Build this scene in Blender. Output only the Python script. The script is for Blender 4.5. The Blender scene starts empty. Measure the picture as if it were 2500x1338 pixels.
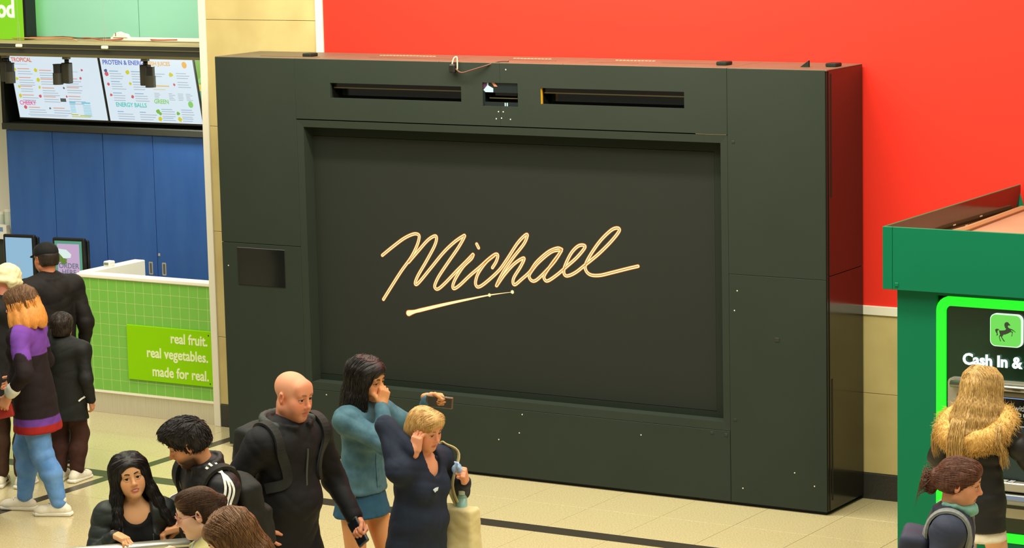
import bpy, bmesh, math, random
import numpy as np
from mathutils import Vector, Matrix

random.seed(7)
SC = bpy.context.scene
COL = SC.collection

# ------------------------------------------------------------------ camera
# world: X along the back wall, Y into the wall (video wall front at y=0), Z up, metres
YAW, PITCH, ROLL = -0.5524545, 0.15129658, -0.02288921
FOCAL_PX = 6605.18
CAM_POS = (12.8513, -16.5594, 4.5)
_fw = Vector((math.sin(YAW)*math.cos(PITCH), math.cos(YAW)*math.cos(PITCH), -math.sin(PITCH)))
_rt = Vector((math.cos(YAW), -math.sin(YAW), 0))
_up = _rt.cross(_fw)
_r = _rt*math.cos(ROLL) + _up*math.sin(ROLL)
_u = -_rt*math.sin(ROLL) + _up*math.cos(ROLL)
cam = bpy.data.cameras.new('camera')
cam.sensor_fit = 'HORIZONTAL'; cam.sensor_width = 36.0; cam.lens = 36.0*FOCAL_PX/2500.0
cam.clip_end = 200
camo = bpy.data.objects.new('camera', cam); COL.objects.link(camo)
M = Matrix.Identity(4)
for i in range(3):
    M[i][0] = _r[i]; M[i][1] = _u[i]; M[i][2] = -_fw[i]; M[i][3] = CAM_POS[i]
camo.matrix_world = M
SC.camera = camo

# ------------------------------------------------------------------ world and large lights
SC.view_settings.view_transform = 'Standard'
SC.view_settings.look = 'None'
SC.view_settings.exposure = 0.0
SC.view_settings.gamma = 1.0
SC.view_settings.use_curve_mapping = False
w = bpy.data.worlds.new('hall_light'); SC.world = w; w.use_nodes = True
bg = w.node_tree.nodes['Background']
bg.inputs[0].default_value = (1.0, 0.92, 0.72, 1); bg.inputs[1].default_value = 0.27
def area(name, loc, rot, sx, sy, power, col=(1, 0.94, 0.78)):
    l = bpy.data.lights.new(name, 'AREA'); l.shape = 'RECTANGLE'; l.size = sx; l.size_y = sy
    l.energy = power; l.color = col
    o = bpy.data.objects.new(name, l); COL.objects.link(o); o.location = loc; o.rotation_euler = rot
    return o
area('hall_ceiling_light', (4.5, -6.0, 9.0), (0, 0, 0), 16, 10, 1980)
area('right_wall_fill', (7.0, -3.0, 5.4), (math.radians(40), 0, 0), 5.0, 0.6, 150)  # added unseen fill, brightens the red wall and stone at right
area('video_wall_fill', (2.6, -0.95, 4.7), (math.radians(20), 0, 0), 4.6, 0.2, 150)  # unseen fill light added to brighten the upper video wall
area('shop_downlight', (-1.5, 1.72, 2.93), (0, 0, 0), 1.7, 0.22, 36, (1, 0.96, 0.86))
area('shop_sign_light', (-1.6, 0.95, 4.6), (0, 0, 0), 1.8, 0.4, 16, (1, 0.96, 0.86))
area('shop_front_light', (-2.6, -1.0, 5.2), (math.radians(20), 0, 0), 3.2, 1.0, 40, (1, 0.95, 0.82))

# ------------------------------------------------------------------ materials
def lin(c):
    out = []
    for v in c[:3]:
        v = v/255.0
        out.append(v/12.92 if v <= 0.04045 else ((v+0.055)/1.055)**2.4)
    return (out[0], out[1], out[2], 1.0)
MATS = {}
def mat(name, rgb, rough=0.5, metal=0.0, spec=0.5, var=0.0, vscale=8.0, rgb2=None, bump=0.0, bscale=60.0,
        emit=0.0, attr=False, stretch=None, sss=0.0, coat=0.0, detail=4.0, trans=0.0, alpha=1.0, sheen=0.0):
    if name in MATS: return MATS[name]
    m = bpy.data.materials.new(name); m.use_nodes = True
    nt = m.node_tree; N = nt.nodes; L = nt.links
    b = N['Principled BSDF']
    col = lin(rgb)
    b.inputs['Base Color'].default_value = col
    b.inputs['Roughness'].default_value = rough
    b.inputs['Metallic'].default_value = metal
    b.inputs['Specular IOR Level'].default_value = spec
    if coat: b.inputs['Coat Weight'].default_value = coat
    if sheen: b.inputs['Sheen Weight'].default_value = sheen
    if trans: b.inputs['Transmission Weight'].default_value = trans
    if sss:
        b.inputs['Subsurface Weight'].default_value = sss
        b.inputs['Subsurface Radius'].default_value = (0.012, 0.004, 0.002)
        b.inputs['Subsurface Scale'].default_value = 0.6
    if emit:
        b.inputs['Emission Color'].default_value = col; b.inputs['Emission Strength'].default_value = emit
    src = None
    if attr:
        a = N.new('ShaderNodeAttribute'); a.attribute_name = 'Col'; src = a.outputs['Color']
        L.new(src, b.inputs['Base Color'])
    tc = None
    if var or bump:
        tc = N.new('ShaderNodeTexCoord'); vec = tc.outputs['Object']
        if stretch:
            mp = N.new('ShaderNodeMapping'); mp.inputs['Scale'].default_value = stretch
            L.new(vec, mp.inputs['Vector']); vec = mp.outputs['Vector']
    if var:
        n = N.new('ShaderNodeTexNoise'); n.inputs['Scale'].default_value = vscale; n.inputs['Detail'].default_value = detail
        L.new(vec, n.inputs['Vector'])
        mx = N.new('ShaderNodeMix'); mx.data_type = 'RGBA'
        rp = N.new('ShaderNodeMapRange'); rp.inputs[1].default_value = 0.35; rp.inputs[2].default_value = 0.68
        rp.inputs[3].default_value = 0.0; rp.inputs[4].default_value = var
        L.new(n.outputs['Fac'], rp.inputs[0]); L.new(rp.outputs[0], mx.inputs['Factor'])
        if src: L.new(src, mx.inputs[6])
        else: mx.inputs[6].default_value = col
        mx.inputs[7].default_value = lin(rgb2) if rgb2 else tuple(0.45*c for c in col[:3])+(1,)
        L.new(mx.outputs[2], b.inputs['Base Color'])
    if bump:
        n2 = N.new('ShaderNodeTexNoise'); n2.inputs['Scale'].default_value = bscale; n2.inputs['Detail'].default_value = 3
        L.new(vec, n2.inputs['Vector'])
        bp = N.new('ShaderNodeBump'); bp.inputs['Strength'].default_value = bump; bp.inputs['Distance'].default_value = 0.004
        L.new(n2.outputs['Fac'], bp.inputs['Height']); L.new(bp.outputs['Normal'], b.inputs['Normal'])
    MATS[name] = m
    return m
def emat(name, rgb, s=1.0):
    # glowing surface: screens and lit signs
    if name in MATS: return MATS[name]
    m = bpy.data.materials.new(name); m.use_nodes = True
    nt = m.node_tree; b = nt.nodes['Principled BSDF']
    b.inputs['Base Color'].default_value = (0.01, 0.01, 0.01, 1); b.inputs['Roughness'].default_value = 0.4
    b.inputs['Emission Color'].default_value = lin(rgb); b.inputs['Emission Strength'].default_value = s
    MATS[name] = m
    return m

# ------------------------------------------------------------------ mesh helpers
class MB:
    def __init__(s): s.v = []; s.f = []; s.mi = []
    def add(s, vs, fs, m=0):
        o = len(s.v); s.v += [tuple(p) for p in vs]; s.f += [tuple(i+o for i in f) for f in fs]; s.mi += [m]*len(fs); return s
    def box(s, x0, x1, y0, y1, z0, z1, m=0):
        vs = [(x0,y0,z0),(x1,y0,z0),(x1,y1,z0),(x0,y1,z0),(x0,y0,z1),(x1,y0,z1),(x1,y1,z1),(x0,y1,z1)]
        return s.add(vs, [(0,3,2,1),(4,5,6,7),(0,1,5,4),(1,2,6,5),(2,3,7,6),(3,0,4,7)], m)
    def bbox(s, x0, x1, y0, y1, z0, z1, b=0.004, m=0):
        # bevelled box, front/edges chamfered
        b = min(b, (x1-x0)*.45, (y1-y0)*.45, (z1-z0)*.45)
        X, Y, Z = (x0, x1), (y0, y1), (z0, z1); vs = []; idx = {}
        for i in range(2):
            for j in range(2):
                for k in range(2):
                    sx, sy, sz = (b if i == 0 else -b), (b if j == 0 else -b), (b if k == 0 else -b)
                    idx[(i,j,k,0)] = len(vs); vs.append((X[i], Y[j]+sy, Z[k]+sz))
                    idx[(i,j,k,1)] = len(vs); vs.append((X[i]+sx, Y[j], Z[k]+sz))
                    idx[(i,j,k,2)] = len(vs); vs.append((X[i]+sx, Y[j]+sy, Z[k]))
        g = lambda i,j,k,a: idx[(i,j,k,a)]
        fs = []
        for a, q in ((0, [(0,0),(1,0),(1,1),(0,1)]), (1, [(0,0),(1,0),(1,1),(0,1)]), (2, [(0,0),(1,0),(1,1),(0,1)])):
            for e in (0, 1):
                f = []
                for p, r in q:
                    t = [p, r]; t.insert(a, e); f.append(g(*t, a))
                fs.append(f)
        for a in range(3):
            o = [c for c in range(3) if c != a]
            for p in (0, 1):
                for r in (0, 1):
                    t0 = [0,0,0]; t1 = [0,0,0]; t0[a] = 0; t1[a] = 1
                    t0[o[0]] = t1[o[0]] = p; t0[o[1]] = t1[o[1]] = r
                    fs.append([g(*t0, o[0]), g(*t1, o[0]), g(*t1, o[1]), g(*t0, o[1])])
        for i in range(2):
            for j in range(2):
                for k in range(2): fs.append([g(i,j,k,0), g(i,j,k,1), g(i,j,k,2)])
        return s.add(vs, fs, m)
    def tube(s, pts, rad, n=6, m=0, flat=1.0, cap=True):
        pts = [Vector(p) for p in pts]
        if not hasattr(rad, '__len__'): rad = [rad]*len(pts)
        up = Vector((0, 0, 1)); rings = []
        prev = None
        for i, p in enumerate(pts):
            d = (pts[min(i+1, len(pts)-1)] - pts[max(i-1, 0)])
            if d.length < 1e-9: d = Vector((0, 0, 1))
            d.normalize()
            if prev is None:
                a = d.cross(up)
                if a.length < 1e-3: a = d.cross(Vector((1, 0, 0)))
            else:
                a = prev - d*prev.dot(d)
                if a.length < 1e-6: a = d.cross(up)
            a.normalize(); prev = a; b2 = d.cross(a)
            rings.append([p + (a*math.cos(2*math.pi*k/n) + b2*math.sin(2*math.pi*k/n)*flat)*rad[i] for k in range(n)])
        vs = [v for r in rings for v in r]; fs = []
        for i in range(len(rings)-1):
            for k in range(n):
                fs.append((i*n+k, i*n+(k+1) % n, (i+1)*n+(k+1) % n, (i+1)*n+k))
        if cap:
            fs.append(tuple(range(n-1, -1, -1))); fs.append(tuple((len(rings)-1)*n+k for k in range(n)))
        return s.add(vs, fs, m)
    def cyl(s, c, r, z0, z1, n=20, r2=None, m=0):
        r2 = r if r2 is None else r2
        vs = [(c[0]+r*math.cos(2*math.pi*k/n), c[1]+r*math.sin(2*math.pi*k/n), z0) for k in range(n)]
        vs += [(c[0]+r2*math.cos(2*math.pi*k/n), c[1]+r2*math.sin(2*math.pi*k/n), z1) for k in range(n)]
        fs = [(k, (k+1) % n, n+(k+1) % n, n+k) for k in range(n)] + [tuple(range(n-1, -1, -1)), tuple(range(n, 2*n))]
        return s.add(vs, fs, m)
    def prism(s, poly, y0, y1, m=0):
        # polygon in XZ extruded along Y (y0 is the front)
        n = len(poly)
        vs = [(p[0], y0, p[1]) for p in poly] + [(p[0], y1, p[1]) for p in poly]
        fs = [tuple(range(n)), tuple(range(2*n-1, n-1, -1))] + [(k, n+k, n+(k+1) % n, (k+1) % n) for k in range(n)]
        return s.add(vs, fs, m)
    def build(s, name, mats, parent=None, smooth=False, fix=True):
        me = bpy.data.meshes.new(name); me.from_pydata(s.v, [], s.f)
        if not isinstance(mats, (list, tuple)): mats = [mats]
        for m in mats: me.materials.append(m)
        if len(mats) > 1: me.polygons.foreach_set('material_index', s.mi)
        if fix:
            bm = bmesh.new(); bm.from_mesh(me); bmesh.ops.recalc_face_normals(bm, faces=bm.faces); bm.to_mesh(me); bm.free()
        if smooth: me.polygons.foreach_set('use_smooth', [True]*len(me.polygons))
        me.update()
        return link(name, me, parent)
def link(name, data, parent=None):
    o = bpy.data.objects.new(name, data); COL.objects.link(o)
    if parent is not None: o.parent = parent
    return o
def empty(name, loc=(0, 0, 0), rz=0.0):
    o = bpy.data.objects.new(name, None); COL.objects.link(o); o.location = loc; o.rotation_euler = (0, 0, rz)
    o.empty_display_size = 0.1
    return o
def tag(o, label, cat, group=None):
    o['label'] = label; o['category'] = cat
    if group: o['group'] = group
    return o
def struct(o, label=None, cat=None):
    o['kind'] = 'structure'
    if label: o['label'] = label
    if cat: o['category'] = cat
    return o
def catmull(P, n=6):
    P = [np.array(p, float) for p in P]
    if len(P) < 3: 
        return [tuple(P[0]+(P[-1]-P[0])*t/n) for t in range(n+1)]
    Q = [2*P[0]-P[1]] + P + [2*P[-1]-P[-2]]; out = []
    for i in range(1, len(Q)-2):
        for k in range(n):
            t = k/n; a, b, c, d = Q[i-1:i+3]
            out.append(tuple(0.5*((2*b)+(c-a)*t+(2*a-5*b+4*c-d)*t*t+(3*b-a-3*c+d)*t**3)))
    out.append(tuple(P[-1])); return out
def rrect(x0, x1, z0, z1, r, n=6):
    pts = []
    for cx, cz, a0 in ((x1-r, z1-r, 0), (x0+r, z1-r, 90), (x0+r, z0+r, 180), (x1-r, z0+r, 270)):
        for k in range(n+1):
            a = math.radians(a0+90*k/n); pts.append((cx+r*math.cos(a), cz+r*math.sin(a)))
    return pts
def ring_prism(mb, outer, inner, y0, y1, m=0):
    n = len(outer)
    vs = [(p[0], y0, p[1]) for p in outer]+[(p[0], y0, p[1]) for p in inner]+[(p[0], y1, p[1]) for p in outer]+[(p[0], y1, p[1]) for p in inner]
    fs = []
    for k in range(n):
        j = (k+1) % n
        fs += [(k, j, n+j, n+k), (2*n+k, 3*n+k, 3*n+j, 2*n+j), (k, 2*n+k, 2*n+j, j), (n+k, n+j, 3*n+j, 3*n+k)]
    return mb.add(vs, fs, m)
_tc = {}
def text(name, s, x, y, z, size, material, parent=None, align='LEFT', bold=0.0, depth=0.0015, rot=(math.pi/2, 0, 0), xs=1.0):
    c = bpy.data.curves.new(name, 'FONT'); c.body = s; c.size = size; c.align_x = align; c.offset = bold; c.extrude = depth
    c.resolution_u = 3
    t = bpy.data.objects.new(name, c); COL.objects.link(t)
    dg = bpy.context.evaluated_depsgraph_get(); dg.update()
    me = bpy.data.meshes.new_from_object(t.evaluated_get(dg))
    bpy.data.objects.remove(t); bpy.data.curves.remove(c)
    me.materials.clear(); me.materials.append(material)
    o = link(name, me, parent); o.location = (x, y, z); o.rotation_euler = rot; o.scale = (xs, 1, 1)
    return o
def panel_holes(mb, x0, x1, z0, z1, y0, y1, holes):
    xs = sorted({x0, x1} | {h[0] for h in holes} | {h[1] for h in holes}); zs = sorted({z0, z1} | {h[2] for h in holes} | {h[3] for h in holes})
    for i in range(len(xs)-1):
        for j in range(len(zs)-1):
            cx, cz = (xs[i]+xs[i+1])/2, (zs[j]+zs[j+1])/2
            if any(h[0] < cx < h[1] and h[2] < cz < h[3] for h in holes): continue
            mb.box(xs[i], xs[i+1], y0, y1, zs[j], zs[j+1])

# ================================================================== floor
terrazzo = mat('terrazzo', (210, 198, 152), 0.22, spec=0.5, var=0.55, vscale=95, rgb2=(158, 144, 100), detail=2, coat=0.25)
grout = mat('floor_grout', (150, 135, 100), 0.8)
inlay = mat('inlay_granite', (52, 48, 40), 0.3, var=0.4, vscale=120, rgb2=(80, 74, 60))
TX0, TX1, TY0 = -4.94, 8.65, -6.13
fl = MB()
fl.box(TX0, TX1, TY0, 0.6, -0.12, -0.004)
fl.box(-9, TX0, -16, 5, -0.12, 0); fl.box(TX1, 15, -16, 5, -0.12, 0)
fl.box(TX0, TX1, -16, TY0, -0.12, 0); fl.box(TX0, TX1, 0.6, 5, -0.12, 0)
floor = struct(fl.build('floor', grout))
floor.data.materials[0] = terrazzo
g0 = MB(); g0.box(TX0, TX1, TY0, 0.6, -0.0045, -0.0035); g0.build('grout_bed', grout, floor)
T = 0.5665
xs = []
k = -18
x = 5.255 - 18*T
while x < TX1 - 0.01:
    xs.append((x, x+T)); x += T
cols = []
for a, b in xs:                       # the dark strip across the room cuts one column
    if a < -0.22 < b or a < -0.12 < b:
        if -0.22 - a > 0.03: cols.append((a, -0.22))
        if b + 0.12 > 0.03: cols.append((-0.12, b))
    else: cols.append((a, b))
rows = []
y = -1.10
while y < 0.59: rows.append((y, min(y+T, 0.6))); y += T
y = -1.265
while y > TY0 + 0.02: rows.append((max(y-T, TY0), y)); y -= T
tile_mesh = {}
for a, b in cols:
    for c, d in rows:
        wx, wy = round(b-a, 3), round(d-c, 3)
        if wx < 0.03 or wy < 0.03: continue
        key = (wx, wy)
        g = 0.002
        if key not in tile_mesh:
            m = MB().bbox(g, wx-g, g, wy-g, -0.012, 0.0, 0.0007)
            o = m.build('tile', terrazzo, floor); tile_mesh[key] = o.data
        else: o = link('tile', tile_mesh[key], floor)
        o.location = (a, c, 0)
MB().box(TX0, TX1, -1.263, -1.102, -0.012, -0.0002).build('inlay_strip', inlay, floor)
MB().box(-0.219, -0.121, -1.1, 0.6, -0.012, -0.0002).build('inlay_strip', inlay, floor)
MB().box(-0.219, -0.121, TY0, -1.265, -0.012, -0.0002).build('inlay_strip', inlay, floor)

# ================================================================== back wall
stone = mat('limestone', (200, 182, 122), 0.55, var=0.55, vscale=3.5, rgb2=(176, 156, 98), bump=0.08, bscale=40, detail=8)
red = mat('red_vinyl', (232, 50, 35), 0.42, spec=0.35, var=0.12, vscale=0.8, rgb2=(226, 42, 29))
white_trim = mat('white_trim', (232, 226, 205), 0.45)
skirt = mat('dark_granite', (44, 44, 40), 0.4, var=0.5, vscale=90, rgb2=(66, 66, 58))
plaster = mat('plaster', (225, 215, 190), 0.7)
XR = 9.6; ZT = 6.2
wb = MB(); wb.box(-0.6, XR, 0.63, 0.9, 0, ZT)
wall = struct(wb.build('wall_back', plaster))
zj = [0.185, 0.742, 1.606, 2.457, 3.31, 4.17, 5.03, ZT]
for i in range(len(zj)-1):
    MB().bbox(-0.54, 0.54, 0.6, 0.632, zj[i]+0.0015, zj[i+1]-0.0015, 0.002).build('stone_panel', stone, wall)
xj = [0.54, 1.9, 3.2, 4.45, 5.75, 7.05, 8.35, XR]
for i in range(len(xj)-1):
    for a, b in ((0.185, 0.757), (0.757, 1.316)):
        MB().bbox(xj[i]+0.001, xj[i+1]-0.001, 0.6, 0.632, a+0.0015, b-0.0015, 0.002).build('stone_panel', stone, wall)
MB().box(0.605, XR, 0.604, 0.632, 1.38, ZT).build('red_panel', red, wall)
struct(MB().bbox(0.54, 0.605, 0.585, 0.632, 1.38, ZT, 0.003).build('trim_1', white_trim))
struct(MB().bbox(0.54, XR, 0.585, 0.632, 1.316, 1.38, 0.003).build('trim_2', white_trim))
struct(MB().bbox(-0.605, -0.54, 0.585, 0.9, 0, ZT, 0.003).build('trim_3', white_trim))
struct(MB().bbox(-0.538, XR, 0.588, 0.632, 0, 0.184, 0.003).build('baseboard_back', skirt))

# ================================================================== shop shell behind the wall opening
shopwall = mat('shop_wall', (240, 236, 222), 0.6)
struct(MB().box(-6.5, -0.55, 2.42, 2.55, 0, ZT).build('wall_shop_back', shopwall))
struct(MB().box(-0.58, -0.45, 0.9, 2.42, 0, ZT).build('wall_shop_right', shopwall))

# ================================================================== the video wall unit
W, HK, D = 5.156, 3.065, 0.583
blk = mat('charcoal_panel', (47, 54, 46), 0.55, spec=0.1, var=0.35, vscale=1.6, rgb2=(40, 47, 40), detail=6, bump=0.02, bscale=300)
blk2 = mat('charcoal_reveal', (36, 43, 36), 0.55, spec=0.1)
gloss = mat('charcoal_gloss', (30, 27, 22), 0.16, spec=0.55, bump=0.01, bscale=8)
dark = mat('cavity_black', (9, 9, 8), 0.7)
lid = mat('dusty_lid', (96, 86, 66), 0.5, var=0.4, vscale=5, rgb2=(84, 72, 56))
speck = mat('bare_screw', (225, 225, 205), 0.4)
vw = empty('video_wall', (0, 0, 0))
tag(vw, 'large charcoal video wall cabinet showing gold handwritten lettering against the red wall', 'video screen')
B = 0.0018
MB().bbox(0, 0.755-B, 0, 0.025, 0.025, 1.63-B, 0.002).build('front_panel', blk, vw)
MB().bbox(0, 0.755-B, 0, 0.025, 1.63+B, HK, 0.002).build('front_panel', blk, vw)
MB().bbox(4.405+B, W-0.012, 0, 0.025, 0.025, 1.641-B, 0.002).build('front_panel', blk, vw)
MB().bbox(4.405+B, W-0.012, 0, 0.025, 1.641, HK, 0.002).build('front_panel', blk, vw)
slots = [(1.078, 2.243, 2.777, 2.89), (2.427, 2.726, 2.754, 2.924), (2.915, 4.075, 2.78, 2.896)]
m = MB(); panel_holes(m, 0.755, 2.577-0.0008, 2.612, HK, 0, 0.025, [slots[0], (2.427, 2.577-0.0008, 2.754, 2.924)]); m.build('top_panel', blk, vw)
m = MB(); panel_holes(m, 2.577+0.0008, 4.405, 2.612, HK, 0, 0.025, [(2.577+0.0008, 2.726, 2.754, 2.924), slots[2]])
m.build('top_panel', blk, vw)
MB().bbox(0.755, 4.405-B, 0, 0.025, 0.025, 0.53-0.003, 0.002).build('bottom_panel', blk, vw)
# mitred frame: four strips sloping back to the reveal
o4 = [(0.755, 0.53), (4.405, 0.53), (4.405, 2.604), (0.755, 2.604)]; i4 = [(0.815, 0.588), (4.35, 0.588), (4.35, 2.55), (0.815, 2.55)]
for k in range(4):
    j = (k+1) % 4; a, b, c, d = o4[k], o4[j], i4[j], i4[k]
    e = 0.0012
    m = MB(); m.add([(a[0], 0.002, a[1]), (b[0], 0.002, b[1]), (c[0], 0.006, c[1]), (d[0], 0.006, d[1]),
                     (a[0], 0.02, a[1]), (b[0], 0.02, b[1]), (c[0], 0.135, c[1]), (d[0], 0.135, d[1])],
                    [(0,1,2,3), (2,6,7,3), (4,7,6,5), (0,4,5,1), (1,5,6,2), (0,3,7,4)])
    m.build('frame_strip', blk, vw)
scr = mat('led_screen', (42, 46, 41), 0.6, spec=0.1, var=0.2, vscale=1.2, rgb2=(37, 41, 36))
m = MB(); ring_prism(m, [(0.76, 0.55), (4.40, 0.55), (4.40, 2.59), (0.76, 2.59)], [(0.79, 0.632), (4.243, 0.632), (4.243, 2.475), (0.79, 2.475)], 0.118, 0.14)
m.build('screen_border', blk2, vw)
screen = MB().bbox(0.793, 4.24, 0.122, 0.15, 0.635, 2.472, 0.001).build('screen', scr, vw)
# glowing handwritten lettering shown on the screen
S = [
[(1.423,1.586),(1.514,1.652),(1.62,1.723),(1.704,1.761),(1.75,1.763),(1.761,1.739),(1.737,1.673),(1.682,1.583),(1.59,1.474),(1.492,1.345),(1.421,1.249)],
[(1.66,1.547),(1.751,1.639),(1.836,1.722),(1.898,1.758),(1.916,1.743),(1.895,1.682),(1.82,1.565),(1.745,1.457),(1.715,1.398),(1.724,1.382),(1.764,1.415),(1.859,1.516),(1.975,1.639),(2.069,1.719),(2.146,1.768),(2.163,1.769),(2.108,1.685),(2.014,1.568),(1.929,1.459),(1.891,1.392),(1.893,1.364),(1.921,1.362),(1.984,1.411),(2.083,1.503),(2.176,1.586),(2.233,1.639)],
[(2.236,1.636),(2.217,1.605),(2.144,1.541),(2.076,1.451),(2.049,1.393),(2.06,1.372),(2.11,1.401),(2.203,1.48),(2.285,1.543),(2.367,1.61),(2.427,1.65),(2.449,1.643),(2.434,1.597),(2.4,1.549)],
[(2.417,1.641),(2.346,1.587),(2.279,1.506),(2.252,1.445),(2.253,1.409),(2.279,1.399),(2.342,1.437),(2.454,1.53),(2.525,1.615),(2.617,1.738),(2.682,1.801),(2.707,1.807),(2.676,1.742),(2.585,1.639),(2.503,1.537),(2.452,1.457),(2.431,1.417)],
[(2.433,1.417),(2.502,1.503),(2.583,1.584),(2.653,1.63),(2.675,1.63),(2.642,1.57),(2.586,1.491),(2.575,1.449),(2.594,1.436),(2.649,1.478),(2.72,1.537),(2.78,1.612),(2.879,1.692),(2.957,1.725),(2.995,1.719)],
[(2.99,1.715),(2.908,1.695),(2.799,1.613),(2.734,1.542),(2.714,1.503),(2.737,1.473),(2.777,1.481),(2.856,1.549),(2.935,1.63),(2.995,1.713),(2.965,1.673),(2.906,1.603),(2.846,1.523),(2.845,1.49),(2.874,1.481),(2.952,1.53),(3.031,1.593),(3.119,1.665),(3.187,1.74),(3.176,1.759),(3.13,1.748),(3.072,1.692),(3.017,1.593),(3.011,1.542),(3.039,1.527),(3.107,1.556),(3.194,1.62),(3.3,1.701),(3.406,1.798),(3.473,1.876),(3.46,1.898),(3.408,1.879),(3.321,1.802),(3.244,1.706),(3.194,1.624),(3.193,1.578),(3.231,1.547),(3.307,1.547),(3.411,1.574),(3.543,1.611),(3.623,1.632)],
[(2.268,1.718),(2.284,1.69)]]
def ribbon(mb, pts, wid, y, m=0):
    P = [np.array(p) for p in pts]; n = len(P); vs = []
    for i in range(n):
        d = P[min(i+1, n-1)]-P[max(i-1, 0)]; d = d/(np.linalg.norm(d)+1e-9); q = np.array([-d[1], d[0]])*(wid[i] if hasattr(wid, '__len__') else wid)
        vs += [(P[i][0]+q[0], y, P[i][1]+q[1]), (P[i][0]-q[0], y, P[i][1]-q[1])]
    fs = [(2*i, 2*i+1, 2*i+3, 2*i+2) for i in range(n-1)]; mb.add(vs, fs, m)
    for e, s in ((0, 1), (n-1, -1)):                      # round ends
        c = P[e]; r = wid[e] if hasattr(wid, '__len__') else wid
        ring = [(c[0]+r*math.cos(a*math.pi/6), y, c[1]+r*math.sin(a*math.pi/6)) for a in range(12)]
        mb.add(ring, [tuple(range(12))], m)
gold = [emat('lettering_rim', (206, 104, 34), 1.1), emat('lettering_body', (255, 228, 164), 1.3), emat('lettering_core', (214, 118, 38), 1.0)]
m = MB()
for s in S:
    c = catmull(s, 8)
    ribbon(m, c, 0.0148, 0.1214, 0); ribbon(m, c, 0.0112, 0.1209, 1); ribbon(m, c, 0.0030, 0.1204, 2)
u = catmull([(1.647,1.159),(1.725,1.181),(1.963,1.245),(2.177,1.298),(2.369,1.343),(2.568,1.379)], 8)
wu = [0.026-0.011*min(1, i/7) if i < 9 else max(0.002, 0.015*(1-(i-9)/(len(u)-9.0))+0.001) for i in range(len(u))]
ribbon(m, u, wu, 0.1214, 0); ribbon(m, u, [0.8*q for q in wu], 0.1209, 1)
for cx, cz, r in ((2.369, 1.343, 0.016), (2.568, 1.379, 0.017), (2.177, 1.298, 0.010)):
    st = [(cx+(r if k % 2 == 0 else r*.62)*math.cos(k*math.pi/8), 0.1202, cz+(r if k % 2 == 0 else r*.62)*math.sin(k*math.pi/8)) for k in range(16)]
    m.add(st, [tuple(range(16))], 1)
m.build('lettering', gold, screen, fix=False)
# sides, back, lid, plinth
MB().bbox(W-0.03, W, 0.032, D, 0.03, 1.66, 0.002).build('side_panel', gloss, vw)
MB().bbox(W-0.03, W, 0.032, D, 1.664, HK, 0.002).build('side_panel', gloss, vw)
MB().bbox(0, 0.02, 0.027, D, 0.03, HK, 0.002).build('side_panel', blk, vw)
MB().box(W-0.022, W-0.006, 0.012, 0.03, 0.03, HK).build('corner_post', gloss, vw)
MB().box(W-0.002, W+0.002, 0.055, 0.075, 2.2, 3.04).build('hinge_strip', blk2, vw)
MB().box(W-0.002, W+0.002, 0.055, 0.075, 0.1, 0.95).build('hinge_strip', dark, vw)
MB().box(0.02, W-0.03, D-0.02, D, 0.03, HK-0.01).build('back_panel', blk2, vw)
for a, b in ((0.0, 0.93), (0.934, 2.05), (2.054, 3.1), (3.104, 4.405), (4.409, W)):
    MB().bbox(a, b, 0.003, D, HK-0.006, HK+0.004, 0.002).build('lid_panel', lid, vw)
MB().box(0.03, W-0.03, 0.03, D-0.03, 0.0, 0.03).build('plinth', dark, vw)
for cx, cy in ((0.767, 0.19), (4.27, 0.233), (5.07, 0.3)):
    MB().bbox(cx-0.04, cx+0.04, cy-0.05, cy+0.05, HK+0.003, HK+0.03, 0.006).build('lid_block', blk2, vw)
MB().add([(4.86, .2, HK), (4.93, .2, HK), (4.93, .22, HK), (4.86, .22, HK), (4.93, .2, HK+.05), (4.93, .22, HK+.05)],
         [(0,1,4), (3,5,2), (0,4,5,3), (1,2,5,4), (0,3,2,1)]).build('lid_bracket', blk2, vw)
m = MB()
for a, b, cy in ((0.35, 0.9, .12), (1.3, 2.1, .2), (2.5, 2.9, .25), (3.2, 3.6, .2), (3.75, 4.2, .28)):
    m.box(a, b, cy, cy+0.012, HK+0.003, HK+0.0065)
m.build('lid_label', mat('lid_seam', (105, 70, 52), 0.6), vw)
m = MB()
for a, b, cy in ((1.25, 1.75, .42), (2.45, 2.75, .4), (3.3, 3.6, .42)):
    k = a
    while k < b: m.box(k, k+0.02, cy, cy+0.014, HK+0.003, HK+0.0062); k += 0.03
m.build('lid_vent', mat('lid_pale', (226, 190, 150), 0.6), vw)
# slots: dark boxes set behind the panel with a bar across, and the sensor bay
metal_edge = mat('brass_edge', (120, 112, 80), 0.35, metal=0.7)
glassd = mat('smoked_glass', (26, 34, 34), 0.12, spec=0.6)
for (a, b, c, d) in (slots[0], slots[2]):
    m = MB(); m.box(a-.01, b+.01, 0.16, 0.17, c-.02, d+.02); m.box(a-.01, b+.01, 0.025, 0.17, c-.03, c-.012); m.box(a-.01, b+.01, 0.025, 0.17, d+.012, d+.03)
    m.box(a-.02, a-.01, .025, .17, c-.03, d+.03); m.box(b+.01, b+.02, .025, .17, c-.03, d+.03)
    m.build('slot_cavity', dark, vw)
    MB().box(a+0.004, b-0.002, 0.045, 0.09, d-0.036, d+0.01).build('slot_bar', gloss, vw)
    MB().box(a+0.004, b-0.002, 0.043, 0.046, d-0.042, d-0.034).build('slot_bar_edge', metal_edge, vw)
    MB().box(a+0.03, b-0.002, 0.12, 0.13, c+0.012, d-0.05).build('slot_glass', glassd, vw)
a, b, c, d = slots[1]
m = MB(); m.box(a-.01, b+.01, 0.16, 0.17, c-.02, d+.02); m.box(a-.01, b+.01, .025, .17, c-.03, c-.012); m.box(a-.01, b+.01, .025, .17, d+.012, d+.03)
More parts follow.
